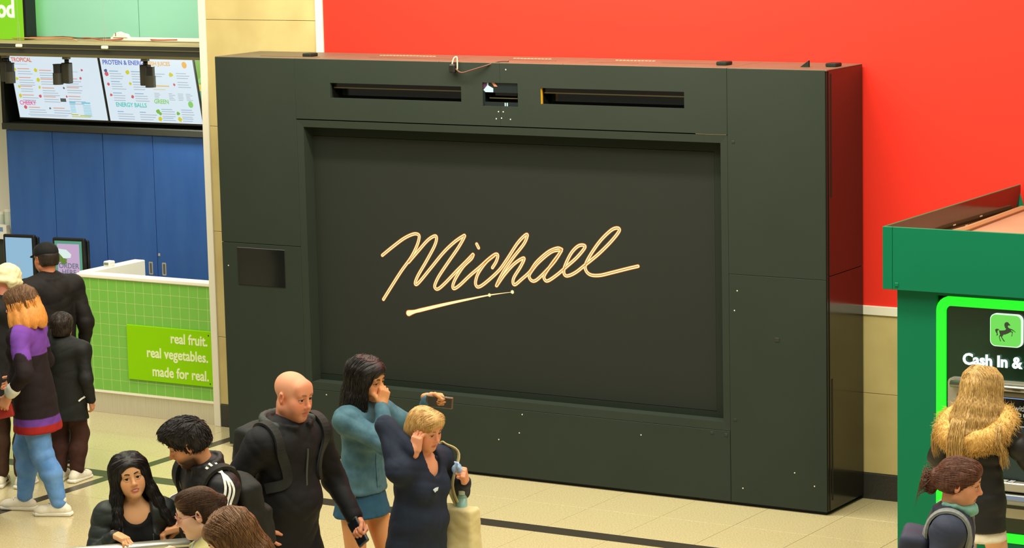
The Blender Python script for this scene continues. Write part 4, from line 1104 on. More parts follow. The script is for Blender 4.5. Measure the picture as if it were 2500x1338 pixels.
def eye_parts(r, parent, brow=(30, 22, 18), iris=(40, 24, 14), look=(0, 0), browlift=0.0, lash=True):
    s = r.hs; wm = mat('eye_white', (232, 226, 216), 0.25); im = mat('iris_%d_%d_%d' % tuple(iris), iris, 0.15); pm = mat('pupil', (8, 7, 6), .1)
    bm_ = mat('brow_%d_%d_%d' % tuple(brow), brow, 0.7); lm = mat('lash_dark', (18, 13, 11), .6)
    D = rotm(look[0], look[1])
    for q in (1, -1):
        c = V3(.031*q, .0688, .0020); rad = .0156; v = []; f = []; mi = []
        angs = [0, 15, 33, 42, 60, 90, 120, 150, 180]; n = 14
        for a in angs:
            for k in range(n):
                t = 2*math.pi*k/n; p = V3(math.sin(math.radians(a))*math.cos(t), math.cos(math.radians(a)), math.sin(math.radians(a))*math.sin(t))*rad
                v.append(r.H(c+D @ p))
        mb = MB()
        for i in range(len(angs)-1):
            mb.add([v[i*n+k] for k in range(n)]+[v[(i+1)*n+k] for k in range(n)], [(k, (k+1) % n, n+(k+1) % n, n+k) for k in range(n)], 2 if i == 0 else (1 if i < 2 else 0))
        mb.build('eye', [wm, im, pm], parent, True)
        b = MB(); z = .0262+browlift
        P = [r.H((.012*q, .0895, z-.001)), r.H((.022*q, .0905, z+.003)), r.H((.035*q, .0870, z+.0045)), r.H((.051*q, .0745, z-.001))]
        b.tube(catmull(P, 4), [.0022*s+.0016*s*math.sin(math.pi*min(1, .18+i/14.)) for i in range(13)], 6); b.build('eyebrow', bm_, parent, True)
        if lash:
            e = MB(); P = [r.H((.0165*q, .0788, .0050)), r.H((.024*q, .0868, .0094)), r.H((.035*q, .0870, .0096)), r.H((.0465*q, .0768, .0045)), r.H((.050*q, .0735, .0055))]
            e.tube(catmull(P, 4), .0015*s, 5); e.build('eyelashes', lm, parent, True)
def strands(mb, guides, n, r0, jitter, seed=0, seg=5, taper=.35, m=0, sides=4):
    """thin locks between neighbouring guide curves (guides: list of equal-length point lists)"""
    R = np.random.RandomState(seed); G = [np.array(catmull(g, seg)) for g in guides]
    for i in range(n):
        t = R.rand()*(len(G)-1.001); a = int(t); w_ = t-a
        P = G[a]*(1-w_)+G[a+1]*w_; L = len(P)
        off = R.normal(size=3)*jitter; wob = R.normal(size=3)*jitter*.7; ph = R.rand()*6.28
        cut = max(4, int(L*(1-.22*R.rand())))
        P = P[:cut]
        P = [P[j]+off*(.35+.65*j/L)+wob*math.sin(ph+5*j/L) for j in range(cut)]
        rr = r0*(.7+.6*R.rand())
        mb.tube(P, [rr*(1-(1-taper)*j/(cut-1)) for j in range(cut)], sides, m, flat=.75)
def hair_mat(name, c1, c2, rough=.42):
    return mat(name, c1, rough, spec=.45, var=.9, vscale=26, rgb2=c2, stretch=(6, 6, .6), bump=.35, bscale=150)
def scalp_field(F, r, t=.010, front=.058, low=-.06, side=True, k=.012, hairline=.062):
    s = r.hs; H = r.H; R = r.Rh
    F.ell(H((0, -.016, .036)), V3(.073+t, .093+t, .0775+t)*s, R, .02*s)
    F.ell(H((0, -.045, -.012)), V3(.070+t, .062+t, .075+t)*s, R, .03*s)
    F.ell(H((0, .040, .062)), V3(.062+t, .046+t, .046+t*.8)*s, R, .025*s)
    F.ell(H((0, .112, -.035)), V3(.066, .075, hairline+.052)*s, R, k*s, True)
    F.box(H((0, 0, low-.1)), V3(.2, .2, .1)*s, R, .004, .006, True)

# ================================================================== clothing pieces
def fabric(name, rgb, rgb2=None, rough=.75, var=.35, vscale=30, bump=.25, bscale=420, sheen=.0, spec=.25):
    return mat(name, rgb, rough, spec=spec, var=var, vscale=vscale, rgb2=rgb2, bump=bump, bscale=bscale, sheen=sheen)
def shoe(r, k, parent, upper, sole, size=1.0, high=0.0, vox=.0065, laces=None):
    u = r.h/1.7*size; a = r.an[k]; f = r.ft[k]; z0 = a[2]-.048*r.h; x = unit(np.cross(f, V3(0, 0, 1)))
    R = np.stack([x, f, V3(0, 0, 1)], 1); c = V3(a[0], a[1], z0)
    F = Field()
    F.cone(c+f*-.045*u+V3(0, 0, .042*u), c+f*.13*u+V3(0, 0, .036*u), .040*u, .036*u, .02, (x, 1.0))
    F.cone(c+f*.05*u+V3(0, 0, .05*u), c+V3(0, 0, (.085+high)*u)-f*.01*u, .036*u, .040*u, .03)
    F.ell(c+f*.135*u+V3(0, 0, .034*u), V3(.042, .06, .028)*u, R, .03)
    F.box(c+V3(0, 0, -.05), V3(.3, .3, .06), None, .001, .004, True)
    o = cloth('shoe', F, upper, parent, vox, .0015, 60)
    S_ = Field(); S_.box(c+f*.045*u+V3(0, 0, .014*u), V3(.034*u, .125*u, .006*u), R, .008*u, .005); S_.ell(c+f*.14*u+V3(0, 0, .014*u), V3(.047, .065, .013)*u, R, .01); S_.ell(c-f*.05*u+V3(0, 0, .016*u), V3(.042, .05, .016)*u, R, .01)
    S_.box(c+V3(0, 0, -.1), V3(.3, .3, .0995), None, .0005, .002, True)
    vs, fs = S_.mesh(.006); np_obj('sole', vs, fs, sole, o)
    if laces:
        m = MB()
        for i in range(4):
            t = .035+i*.022; zz = (.112-.011*i)*u
            m.tube([c+f*t*u+x*.026*u+V3(0, 0, zz-.012*u), c+f*(t+.004)*u+V3(0, 0, zz), c+f*t*u-x*.026*u+V3(0, 0, zz-.012*u)], .004*u, 5)
        m.build('laces', laces, o, True)
    return o
def trousers(r, parent, material, infl=.012, thick=1.0, flare=0.0, upto=.93, vox=.01, amp=.006, seed=1, top=True, col=None):
    F = Field()
    F.ell(r.pel+V3(0, -.006*r.h, -.012), V3(.086*r.wid*r.h+infl*.8, .064*r.h+infl*.8, .06*r.h), None, .03)
    if top: F.cone(r.pel, r.pel+r.Rb[:, 2]*.055*r.h, .080*r.wid*r.h, .070*r.wid*r.h, .03, (r.Rb[:, 1], 1.38))
    for k in (1, -1): leg_field(F, r, k, infl, upto, .03, thick, flare)
    return cloth('trousers', F, material, parent, vox, amp, 30, seed, col=col), F
def top_field(r, infl=.014, hem=-.05, sleeves=(1, -1), upto=.95, quilt=None, cuff=0, bust=0, belly=0, hemw=0.0, thick=1.0, armq=None, arminfl=None):
    F = Field(); u = r.h
    torso_field(F, r, infl, bust, belly, quilt=quilt, low=False)
    F.cone(r.pel+r.Rb[:, 2]*(hem-.02)*u, r.pel+r.Rb[:, 2]*.05*u, (.088 if r.fem else .086)*r.wid*u+infl+hemw, (.082)*r.wid*u+infl, .04, (r.Rb[:, 1], 1.36), quilt and (2, quilt[1]))
    F.box(r.pel+r.Rb[:, 2]*hem*u-V3(0, 0, .40), V3(.6, .6, .40), None, .001, .006, True)
    for k in sleeves: arm_field(F, r, k, infl if arminfl is None else arminfl, upto, quilt=armq if armq else quilt, cuff=cuff, thick=thick)
    return F
def collar(F, r, rad=.058, z0=-.012, hgt=.05, thick=.012, open_front=30, flare=.01):
    u = r.h/1.7; n = 14
    lo = []; hi = []
    for i in range(n+1):
        a = math.radians(90+open_front+(360-2*open_front)*i/n)
        d = r.Rt @ V3(math.cos(a)*rad*u*1.08, math.sin(a)*rad*u+(.012*u if math.sin(a) > 0 else -.004), 0)
        base = r.neck+r.Rb[:, 2]*(z0*u+.012*u*(-math.sin(a)))
        lo.append(base+d*1.15); hi.append(base+d*(1.0+flare)+r.Rb[:, 2]*hgt*u)
    for i in range(n+1): F.cone(lo[i], hi[i], thick*u, thick*u*.8, .014)
    for i in range(n): F.cone(hi[i], hi[i+1], thick*u*.8, thick*u*.8, .012); F.cone(lo[i], lo[i+1], thick*u, thick*u, .012)
def skirt_field(r, top=.06, hem=.36, infl=.01, flare=.05):
    F = Field(); u = r.h
    F.cone(V3(*r.pel)+V3(0, 0, top*u), V3(r.pel[0], r.pel[1], hem*u), .078*u+infl, .098*u+infl+flare, .03, (V3(0, 1, 0), 1.25))
    F.ell(r.pel-V3(0, .008*u, .02*u), V3(.084*u+infl, .062*u+infl, .06*u), None, .04)
    F.box(V3(r.pel[0], r.pel[1], hem*u-.25), V3(.5, .5, .25), None, .001, .008, True)
    return F
class Who:
    def __init__(s, label, x, y, rz):
        s.e = tag(empty('person', (x, y, 0), math.radians(rz)), label, 'person'); s.x, s.y, s.a = x, y, math.radians(rz)
    def loc(s, P):
        dx, dy = P[0]-s.x, P[1]-s.y; c, q = math.cos(s.a), math.sin(s.a)
        return V3(c*dx+q*dy, -q*dx+c*dy, P[2])
    def dirl(s, d):
        c, q = math.cos(s.a), math.sin(s.a); return V3(c*d[0]+q*d[1], -q*d[0]+c*d[1], d[2])
    def world(s, p):
        c, q = math.cos(s.a), math.sin(s.a); return V3(s.x+c*p[0]-q*p[1], s.y+q*p[0]+c*p[1], p[2])
def frame_empty(name, who, r_pos, label, cat):
    wpos = who.world(r_pos); return tag(empty(name, tuple(wpos), who.a), label, cat)
white_sole = mat('sole_white', (232, 228, 212), .5)
white_shoe = fabric('shoe_white', (236, 230, 208), (214, 206, 178), .6, .4, 40, .1)
black_shoe = fabric('shoe_black', (24, 24, 24), None, .5)
blackfab = fabric('black_fabric', (26, 27, 27), (40, 42, 42), .7, .4, 12)
def hair_guides(r, q, L=.25, phis=(62, 80, 100, 120, 140, 160, 178), part=0.0, vol=.014, flare=.02, fwd=0.0, back=0.0, clump=1.0, topz=.0):
    """guide curves on one side (q=+1 right, -1 left), from the parting over the crown and down"""
    out = []
    for f in phis:
        a = math.radians(f); sx, sy = math.sin(a)*q, math.cos(a); rx, ry = .073+vol, .095+vol
        y0 = -.016+.062*(math.cos(a)*.9+.1)
        P = [(part+.005*q, y0, .1155+vol*.75+topz-.25*abs(y0+.016)**1.3)]
        for el, m_ in ((52, 1.0), (20, 1.0), (-10, 1.0)):
            e = math.radians(el); P.append((sx*rx*math.cos(e)*m_+part*.3, -.016+sy*ry*math.cos(e)*m_, .036+(.0775+vol)*math.sin(e)))
        fr = max(0, 1-(f-60)/70.0); bk = max(0, (f-110)/70.0)
        for t in (.25, .5, .75, 1.0):
            z = -.03-(L+.02)*t
            P.append((sx*(rx+flare*t*1.6)*(1-.15*t*bk)*clump**t, -.016+sy*ry+fwd*fr*t*t+fwd*.35*t*t*(1-fr)*(1-bk)-back*bk*t, z))
        out.append([r.H(p) for p in P])
    return out
def long_hair(r, parent, hm, L=.25, part=0.0, n=320, seed=1, hairline=.045, vol=.012, thick=.024, sides=(1, -1), sub=True, r0=.0027, jit=.0035, vox=.0065, **kw):
    F = Field(); scalp_field(F, r, vol, hairline=hairline, low=-.10)
    G = {}
    for q in sides:
        G[q] = hair_guides(r, q, L, part=part, vol=vol+.002, **kw)
        for g in G[q]: F.chain(g[1:], [.010]+[thick*.75, thick, thick, thick, thick*.9, thick*.6][-(len(g)-2):], .03)
    hv = cloth('hair', F, hm, parent, vox, .002, 80, seed)
    flow_hair(hv, F, n*4, .16, r0, hm, r, down_flow(part), seed+5, hairline)
    return hv, F
def flow_hair(parent, F, n, L, r0, material, r, flow, seed=0, hairline=.045, steps=6, jit=.08, lift=.0015, vox=.012, name='hair_strands', zmin=-9):
    """fine locks that run over the hair surface along a flow direction, leaving the face opening free"""
    vs, fs = F.mesh(vox); R = np.random.RandomState(seed)
    fc, fr_ = V3(0, .112, -.035), V3(.066, .075, hairline+.052)
    inface = lambda q: (((q-fc)/fr_)**2).sum(-1) < 1.03
    q = r.Hinv(vs); vs = vs[~inface(q) & (q[:, 2] > zmin)]
    P = vs[R.randint(0, len(vs), n)].copy(); path = []; noise = R.normal(size=(n, 3))*jit; alive = np.ones(n, bool); ln = L*(.6+.8*R.rand(n))
    for st in range(steps+1):
        g = np.stack([F.val(P+e)-F.val(P-e) for e in np.eye(3)*.003], -1); g /= np.linalg.norm(g, axis=-1, keepdims=True)+1e-9
        P = P-(F.val(P)-lift)[:, None]*g*.8
        path.append(P.copy())
        q = r.Hinv(P); fl = flow(q) @ r.Rh.T+noise
        t = fl-g*(fl*g).sum(-1, keepdims=True); t /= np.linalg.norm(t, axis=-1, keepdims=True)+1e-9
        nx = P+t*(ln/steps)[:, None]
        alive &= ~inface(r.Hinv(nx))
        P = np.where(alive[:, None], nx, P)
    path = np.stack(path, 1); m = MB()
    for i in range(n):
        pts = [path[i, 0]]
        for j in range(1, steps+1):
            if np.linalg.norm(path[i, j]-pts[-1]) > .003: pts.append(path[i, j])
        if len(pts) < 3: continue
        k = len(pts); rr = r0*(.7+.6*R.rand())
        m.tube(pts, [rr*(.5+.5*min(1, 4*j/k))*(1-.75*max(0, j/(k-1)-.5)*2) for j in range(k)], 3, flat=.8)
    o = m.build(name, material, parent, True); o['kind'] = 'stuff'; return o
def down_flow(part=0.0, side=1.0, top=.055, back=.35):
    def f(q):
        s_ = np.where(q[:, 0] > part, 1.0, -1.0); t = np.clip((q[:, 2]-top)/.03, 0, 1)
        fx = t*s_*side+(1-t)*q[:, 0]*1.2; fy = t*np.where(q[:, 1] < 0, -back, -.45)+(1-t)*-.03; fz = -.35*t-(1-t)
        return np.stack([fx, fy, fz], 1)
    return f
def short_hair(parent, F, n, L, r0, material, r, flow, seed=0, lift=.25, vox=.012, jit=.25, name='hair_strands'):
    vs, fs = F.mesh(vox); N = vnormals(vs, fs); R = np.random.RandomState(seed); m = MB()
    for i in R.randint(0, len(vs), n):
        q = r.Hinv(vs[i]); fl = r.Rh @ np.asarray(flow(q), float)+R.normal(size=3)*jit
        t = unit(fl-N[i]*(fl @ N[i])); l = L*(.6+.8*R.rand()); p = vs[i]
        m.tube([p-t*l*.3-N[i]*.002, p+t*l*.2+N[i]*l*lift*.5, p+t*l*.75+N[i]*l*lift*.35], [r0*.8, r0, r0*.25], 4)
    o = m.build(name, material, parent, True); o['kind'] = 'stuff'; return o
def fur(parent, F, n, L, r0, material, seed=0, down=.6, vox=.012, name='fur_tufts'):
    vs, fs = F.mesh(vox); N = vnormals(vs, fs); R = np.random.RandomState(seed); m = MB()
    for i in R.randint(0, len(vs), n):
        d = unit(N[i]*.7+V3(0, 0, -down)+R.normal(size=3)*.35); l = L*(.6+.8*R.rand()); s2 = R.normal(size=3)*.2
        m.tube([vs[i]-N[i]*.004, vs[i]+d*l*.5, vs[i]+unit(d+s2+V3(0, 0, -.3))*l], [r0, r0*.8, r0*.2], 3)
    o = m.build(name, material, parent, True); o['kind'] = 'stuff'; return o

# ================================================================== the couple at the handrail
# --- woman with long black hair
w1 = Who('woman with long black hair in an open dark puffer jacket, hand on the handrail', 3.985, -5.955, -139)
r = Rig(1.50, lean=4, twist=4, head=(4, -8, 9), fem=True, wid=1.0, shrug=.0, hsc=1.06)
r.arm(1, w1.loc((4.045, -6.185, 1.150)), w1.dirl((-.55, -.1, -.85)), hdir=w1.dirl((.93, -.12, -.22)), palm=w1.dirl((.1, -.1, -1)), pose='rest')
r.armrel(-1, (-.06, .08, -.42), (-1, -.6, -.2))
tone = (226, 172, 124)
skin_body(r, w1.e, tone, lips=(206, 84, 84), head_vox=.0034, hand_vox=.0038, jaw=.95, fat=.006, nose=.985, neck=.86, slim=.92)
eye_parts(r, w1.e, brow=(34, 22, 18), iris=(34, 18, 10), look=(-4, -2))
MB().tube([r.H(p) for p in ((-.0125, .0875, -.0655), (0, .0905, -.0668), (.0125, .0875, -.0655))], .0022*r.hs, 6).build('teeth', mat('teeth', (240, 234, 224), .3), w1.e, True)
F = top_field(r, .004, -.06, (), bust=.85); F.ell(r.neck+r.Rt @ V3(0, .085, .02), V3(.075, .085, .088), None, .012, True)
F.box(r.neck+V3(0, 0, .06), V3(.3, .3, .075), None, .002, .01, True)
cloth('inner_top', F, fabric('top_black', (14, 14, 14), (20, 20, 20), .85), w1.e, .008, .003, seed=3)
jk = fabric('puffer_greenblack', (28, 36, 33), (44, 54, 50), .48, .5, 9, .2, 300, spec=.4)
F = top_field(r, .022, -.12, (1, -1), .93, quilt=(5, .006), armq=(4, .006), bust=.5, hemw=.02, arminfl=.019)
collar(F, r, .074, -.02, .060, .020, 52, .18)
F.box(r.chest+r.Rt @ V3(-.005, .16, -.16), V3(.050, .19, .38), r.Rt, .02, .02, True)
F.ell(r.neck+r.Rt @ V3(0, .11, .02), V3(.072, .12, .16), r.Rt, .02, True)
jo = cloth('jacket', F, jk, w1.e, .0075, .005, 42, 5)
zipm = mat('zip_metal', (96, 102, 100), .35, metal=.6)
for q in (1, -1):
    P = [r.chest+r.Rt @ V3(.062*q, .15, z) for z in (.06, -.02, -.10, -.19, -.25)]
    strip('zip', F, P, .010, zipm, jo, .003, .002)
trousers(r, w1.e, blackfab)
for k in (1, -1): shoe(r, k, w1.e, black_shoe, white_sole)
hm = hair_mat('hair_black', (12, 10, 10), (34, 28, 26), .36)
long_hair(r, w1.e, hm, L=.25, part=-.004, hairline=.054, vol=.009, thick=.016, flare=.05, fwd=.06, back=.02, n=520, r0=.0017, phis=(64, 74, 85, 97, 110, 124, 138, 152, 166, 179))

# --- man with striped jacket
w2 = Who('man in black jacket with three white sleeve stripes looking down at the woman', 4.31, -5.672, 156)
r = Rig(1.70, lean=8, side=-3, twist=-4, head=(-26, 20, 0), headfwd=.014, hsc=1.06)
r.armrel(1, (.16, .20, -.24), (.5, -.6, -.5))
r.arm(-1, w2.loc((4.255, -5.90, 1.15)), w2.dirl((.9, -.3, -.5)), hdir=w2.dirl((-.8, -.45, -.2)), palm=V3(0, 0, -1), pose='rest')
tone = (218, 156, 110)
skin_body(r, w2.e, tone, lips=(178, 98, 86), beard=((30, 20, 16), .93), head_vox=.0036, hand_vox=.0045, jaw=1.06, nose=1.03, neck=1.1)
eye_parts(r, w2.e, brow=(22, 15, 13), iris=(28, 15, 9), look=(0, 22))
hm2 = hair_mat('hair_black2', (15, 12, 11), (40, 32, 28), .45)
F = Field(); scalp_field(F, r, .010, hairline=.050, low=-.045, k=.010)
F.ell(r.H((0, .022, .100)), V3(.066, .078, .036)*r.hs, r.Rh, .03); F.ell(r.H((0, .080, .088)), V3(.050, .026, .024)*r.hs, r.Rh, .025)
hv = cloth('hair', F, hm2, w2.e, .006, .0025, 120, 4)
short_hair(hv, F, 1100, .034, .0022, hm2, r, lambda q: (q[0]*3, 1.0 if q[2] > .07 else .15, -.25 if q[2] > .07 else -1.0), 4, .30)
ad = fabric('jacket_black', (22, 23, 24), (38, 40, 41), .5, .5, 9, .2, 320, spec=.4)
F = top_field(r, .030, -.11, (1, -1), .90, quilt=(3, .005), armq=(4, .006), hemw=.01, arminfl=.020)
Fn = Field(); Fn.p = list(F.p); Ft = top_field(r, .034, -.11, ())
for k in (1, -1): Ft.cone(r.sh[k], r.sh[k]+(r.el[k]-r.sh[k])*.2, .068, .06, .03)
collar(F, r, .070, -.014, .085, .016, 26, .06)
jo = cloth('jacket', F, ad, w2.e, .0075, .006, 34, 8)
wh = mat('stripe_white', (236, 236, 228), .5)
for k in (1, -1):
    a, e, w_ = r.sh[k], r.el[k], r.wr[k]
    out = unit(np.cross(unit(e-a), r.Rt[:, 1]))*(k)
    fwd = unit(np.cross(out, unit(e-a)))
    for j in (-1, 0, 1):
        base = fwd*(j*.021)
        P = [r.neck+r.Rt @ V3(.070*k, j*.021+.012, .06), r.neck+r.Rt @ V3(.115*k, j*.021+.008, .05)]+[a+(e-a)*t+out*.08+base for t in (0.0, .3, .6, .9)]+[e+(w_-e)*t+out*.06+base for t in (.25, .6, .85)]
        strip('sleeve_stripe', Fn, P, .013, wh, jo, .007, .0012, 8)
P0 = r.chest+r.Rt @ V3(-.075, .16, .045)
for j in range(3):       # small chest badge of three slanted bars
    b0 = P0+r.Rt @ V3(-.012+.012*j, 0, 0)
    strip('chest_badge', Fn, [b0+r.Rt @ V3(.004, 0, -.014), b0+r.Rt @ V3(0, 0, -.004+.003*j), b0+r.Rt @ V3(-.004, 0, .004+.007*j)], .008, wh, jo, .007, .001, 3)
strip('zip', Fn, [r.chest+r.Rt @ V3(-.004, .2, z) for z in (.10, .03, -.05, -.15, -.25)], .012, mat('zip_pink', (196, 150, 140), .5), jo, .003, .0015)
trousers(r, w2.e, blackfab)
for k in (1, -1): shoe(r, k, w2.e, black_shoe, white_sole)
# rucksack
pk = fabric('rucksack_black', (30, 31, 29), (46, 47, 43), .6, .5, 10)
c = r.chest+r.Rt @ V3(0, -.175, -.10)
bp_ = frame_empty('rucksack', w2, c, 'black rucksack on the back of the man in the striped jacket', 'rucksack')
B_ = Field(); Rl = r.Rt
B_.box(V3(0, 0, 0), V3(.105, .035, .17), Rl, .035, .02); B_.box(Rl @ V3(0, -.07, -.06), V3(.085, .02, .08), Rl, .03, .03); B_.ell(Rl @ V3(0, 0, .17), V3(.10, .06, .06), Rl, .04)
cloth('bag_body', B_, pk, bp_, .009, .008, 26, 2)
m = MB(); m.tube(catmull([Rl @ V3(-.03, .05, .21), Rl @ V3(-.015, .03, .26), Rl @ V3(.015, .03, .26), Rl @ V3(.03, .05, .21)], 5), .012, 6); m.build('grab_handle', pk, bp_, True)
for k in (1, -1):
    P = [c+Rl @ V3(.085*k, .05, .20), r.sh[k]+Rl @ V3(-.035*k, -.02, .08), r.sh[k]+Rl @ V3(-.03*k, .09, .0), r.chest+Rl @ V3(.118*k, .13, -.03), r.chest+Rl @ V3(.165*k, .03, -.09)]
    s_ = strip('shoulder_strap', Ft, P, .055, pk, bp_, .016, .006, 10)
    s_.data.transform(Matrix.Translation(-Vector(c)))

# ================================================================== two girls in front of the handrail
w3 = Who('girl with glasses and brown hair pulled into a bun, in front of the handrail', 5.19, -6.835, 124)
r = Rig(1.635, lean=3, head=(0, 12, 0), fem=True, hsc=1.04)
r.armrel(-1, (-.02, .17, -.02), (-.6, -.1, -1), hdir=(.1, .35, .9), palm=(.3, -.9, .1), pose='cup')
tone = (244, 204, 178)
skin_body(r, w3.e, tone, lips=(206, 118, 108), head_vox=.0036, hand_vox=.0042, nose=1.02, neck=.86, slim=.9)
eye_parts(r, w3.e, brow=(120, 88, 62), iris=(70, 70, 60), look=(0, 16))
hmb = hair_mat('hair_brown', (64, 40, 24), (104, 72, 44), .42)
F = Field(); scalp_field(F, r, .006, hairline=.064, low=-.055, k=.008)
F.ell(r.H((0, -.115, .02)), V3(.036, .034, .036)*r.hs, r.Rh, .012)
hv = cloth('hair', F, hmb, w3.e, .006, .001, 90, 3)
flow_hair(hv, F, 1500, .11, .0013, hmb, r, lambda q: np.stack([-q[:, 0]*2, -np.ones(len(q)), (.02-q[:, 2])*3*(q[:, 1] < -.02)], 1), 8, .064, jit=.04)
gf = mat('glasses_pink', (196, 130, 122), .25)
m = MB()
for q in (1, -1):
    m.tube([r.H((.031*q+.026*math.cos(a), .103-.010*abs(math.cos(a))*(.4+.6*(q*math.cos(a) > 0)), -.002+.020*math.sin(a))) for a in np.linspace(0, 2*math.pi, 25)], .0022, 6, cap=False)
    m.tube([r.H(p) for p in ((.057*q, .094, .006), (.074*q, .06, .006), (.080*q, .0, .004), (.080*q, -.02, -.012))], .0022, 6)
m.tube([r.H((-.006, .106, .002)), r.H((0, .109, .004)), r.H((.006, .106, .002))], .002, 6)
m.build('glasses', gf, w3.e, True)
sb = fabric('shirt_paleblue', (196, 206, 216), (150, 166, 190), .7, .7, 60)
F = top_field(r, .012, -.10, (1, -1), .95); collar(F, r, .062, -.012, .03, .010, 20, .12)
cloth('shirt', F, sb, w3.e, .009, .006, 34, 3)
yl = fabric('vest_olive', (196, 190, 128), (160, 156, 96), .7, .5, 20)
F = top_field(r, .024, -.10, (), .9); collar(F, r, .078, -.016, .034, .014, 40, .2); F.box(r.chest+r.Rt @ V3(0, .16, -.1), V3(.03, .12, .4), r.Rt, .02, .02, True)
cloth('waistcoat', F, yl, w3.e, .009, .006, 34, 6)
trousers(r, w3.e, blackfab)
for k in (1, -1): shoe(r, k, w3.e, black_shoe, white_sole)

w4 = Who('girl with long loose brown hair in an olive top beside the girl with glasses', 5.505, -6.96, 126)
r = Rig(1.585, lean=4, head=(8, 26, 0), fem=True, hsc=1.06)
skin_body(r, w4.e, (236, 186, 152), lips=(200, 112, 100), head_vox=.0045, hand_vox=.006, neck=.86, slim=.9)
eye_parts(r, w4.e, brow=(96, 66, 44), iris=(70, 60, 50), look=(0, 18))
hmc = hair_mat('hair_lightbrown', (84, 56, 32), (150, 108, 66), .44)
long_hair(r, w4.e, hmc, L=.30, part=.012, hairline=.042, vol=.011, thick=.017, flare=.03, fwd=.03, back=.01, n=560, seed=21, jit=.004, r0=.0019, phis=(58, 70, 82, 95, 108, 122, 136, 150, 164, 179))
F = top_field(r, .016, -.10, (1, -1), .95); collar(F, r, .066, -.012, .035, .012, 25, .12)
cloth('shirt', F, yl, w4.e, .009, .006, 34, 13)
trousers(r, w4.e, blackfab, seed=4)
for k in (1, -1): shoe(r, k, w4.e, black_shoe, white_sole)

# ================================================================== walkers in front of the video wall
w5 = Who('bald man in a long black jacket walking past the video wall', 4.255, -5.02, -98)
r = Rig(1.80, lean=5, twist=0, head=(4, 6, 0), feet={1: (.09, -.22, .03, -5), -1: (-.09, .26, 0, 5)}, wid=1.08, hsc=1.06)
r.arm(1, w5.loc((4.235, -5.235, .985)), w5.dirl((-.8, -.5, -.2)), pose='relaxed')
r.armrel(-1, (-.09, .23, -.47), (-.6, -1, 0), pose='grip')
tone = (226, 152, 116)
skin_body(r, w5.e, tone, lips=(190, 104, 90), bald=(232, 176, 138), beard=((150, 104, 84), .35), head_vox=.0042, hand_vox=.0045, neck=1.2, fat=.006, jaw=1.06)
eye_parts(r, w5.e, brow=(130, 92, 70), iris=(60, 50, 40), look=(-4, 6))
bl5 = fabric('coat_black', (20, 20, 22), (32, 33, 36), .68, .5, 8)
F = top_field(r, .030, -.14, (1, -1), .93, hemw=.03, arminfl=.017, belly=.015)
collar(F, r, .084, -.004, .060, .016, 26, .14)
Ft = top_field(r, .032, -.14, ())
for k in (1, -1): Ft.cone(r.sh[k], r.sh[k]+(r.el[k]-r.sh[k])*.2, .082, .07, .03)
jo = cloth('jacket', F, bl5, w5.e, .009, .009, 26, 15)
Fc = Field(); collar(Fc, r, .104, .0, .055, .022, 80, .2)
cloth('hood_lining', Fc, fabric('collar_grey', (58, 66, 62), (84, 92, 86), .6), jo, .007, .003, 40, 2)
trousers(r, w5.e, fabric('trousers_black', (18, 18, 19), (28, 28, 30)), .016, seed=7)
for k in (1, -1): shoe(r, k, w5.e, black_shoe, black_shoe)
strip('zip', Ft, [r.chest+r.Rt @ V3(0, .2, z) for z in (.12, .0, -.1, -.2, -.3)], .012, zipm, jo, .006, .002)
c = r.chest+r.Rt @ V3(.02, -.20, -.02)
pk5 = fabric('rucksack_charcoal', (30, 32, 32), (52, 56, 54), .6, .5, 9)
b5 = frame_empty('rucksack', w5, c, 'charcoal rucksack on the back of the bald man', 'rucksack')
B_ = Field(); Rl = r.Rt
B_.box(V3(0, 0, 0), V3(.11, .035, .17), Rl, .035, .02); B_.box(Rl @ V3(0, -.055, -.06), V3(.08, .02, .08), Rl, .03, .03); B_.ell(Rl @ V3(0, 0, .17), V3(.10, .06, .05), Rl, .04)
cloth('bag_body', B_, pk5, b5, .01, .008, 26, 5)
for k in (1, -1):
    P = [c+Rl @ V3(.085*k, .05, .20), r.sh[k]+Rl @ V3(-.045*k, -.02, .08), r.sh[k]+Rl @ V3(-.04*k, .10, .0), r.chest+Rl @ V3(.128*k, .13, -.03), r.chest+Rl @ V3(.175*k, .03, -.09)]
    s_ = strip('shoulder_strap', Ft, P, .055, pk5, b5, .014, .005, 10); s_.data.transform(Matrix.Translation(-Vector(c)))
def held_phone(who, r, k, label, rgb, off=.075, size=(.036, .075, .005)):
    hd, pm, _ = r.hand[k]; c = r.wr[k]+hd*off*r.h/1.7+pm*.030
    e = frame_empty('mobile_phone', who, c, label, 'phone'); sd = np.cross(hd, pm)
    R = np.stack([sd, hd, pm], 1); F = Field(); F.box(V3(0, 0, 0), V3(*size), R, .004, .003)
    vs, fs = F.mesh(.005); np_obj('phone_case', vs, fs, mat('phone_%d' % rgb[0], rgb, .3), e)
    q = [R @ V3(x, y, size[2]+.0046) for x, y in ((-size[0]*.9, -size[1]*.92), (size[0]*.9, -size[1]*.92), (size[0]*.9, size[1]*.92), (-size[0]*.9, size[1]*.92))]
    MB().add(q, [(0, 1, 2, 3)]).build('phone_screen', mat('phone_glass', (30, 34, 40), .1), e)
    return e
held_phone(w5, r, -1, 'dark grey phone in the hand of the bald man', (70, 76, 78))
hd, pm, _ = r.hand[1]; c = r.wr[1]+hd*.12+pm*.025
pb = frame_empty('paper_cup', w5, c, 'pale paper sleeve in the hand of the bald man', 'paper')
m = MB(); m.cyl((0, 0), .024, -.10, .035, 16, .030); m.build('sleeve', mat('paper_pale', (226, 222, 196), .6), pb, True)
m = MB(); m.cyl((0, 0), .0315, .033, .042, 16); m.build('rim', mat('paper_rim', (240, 236, 220), .5), pb, True)

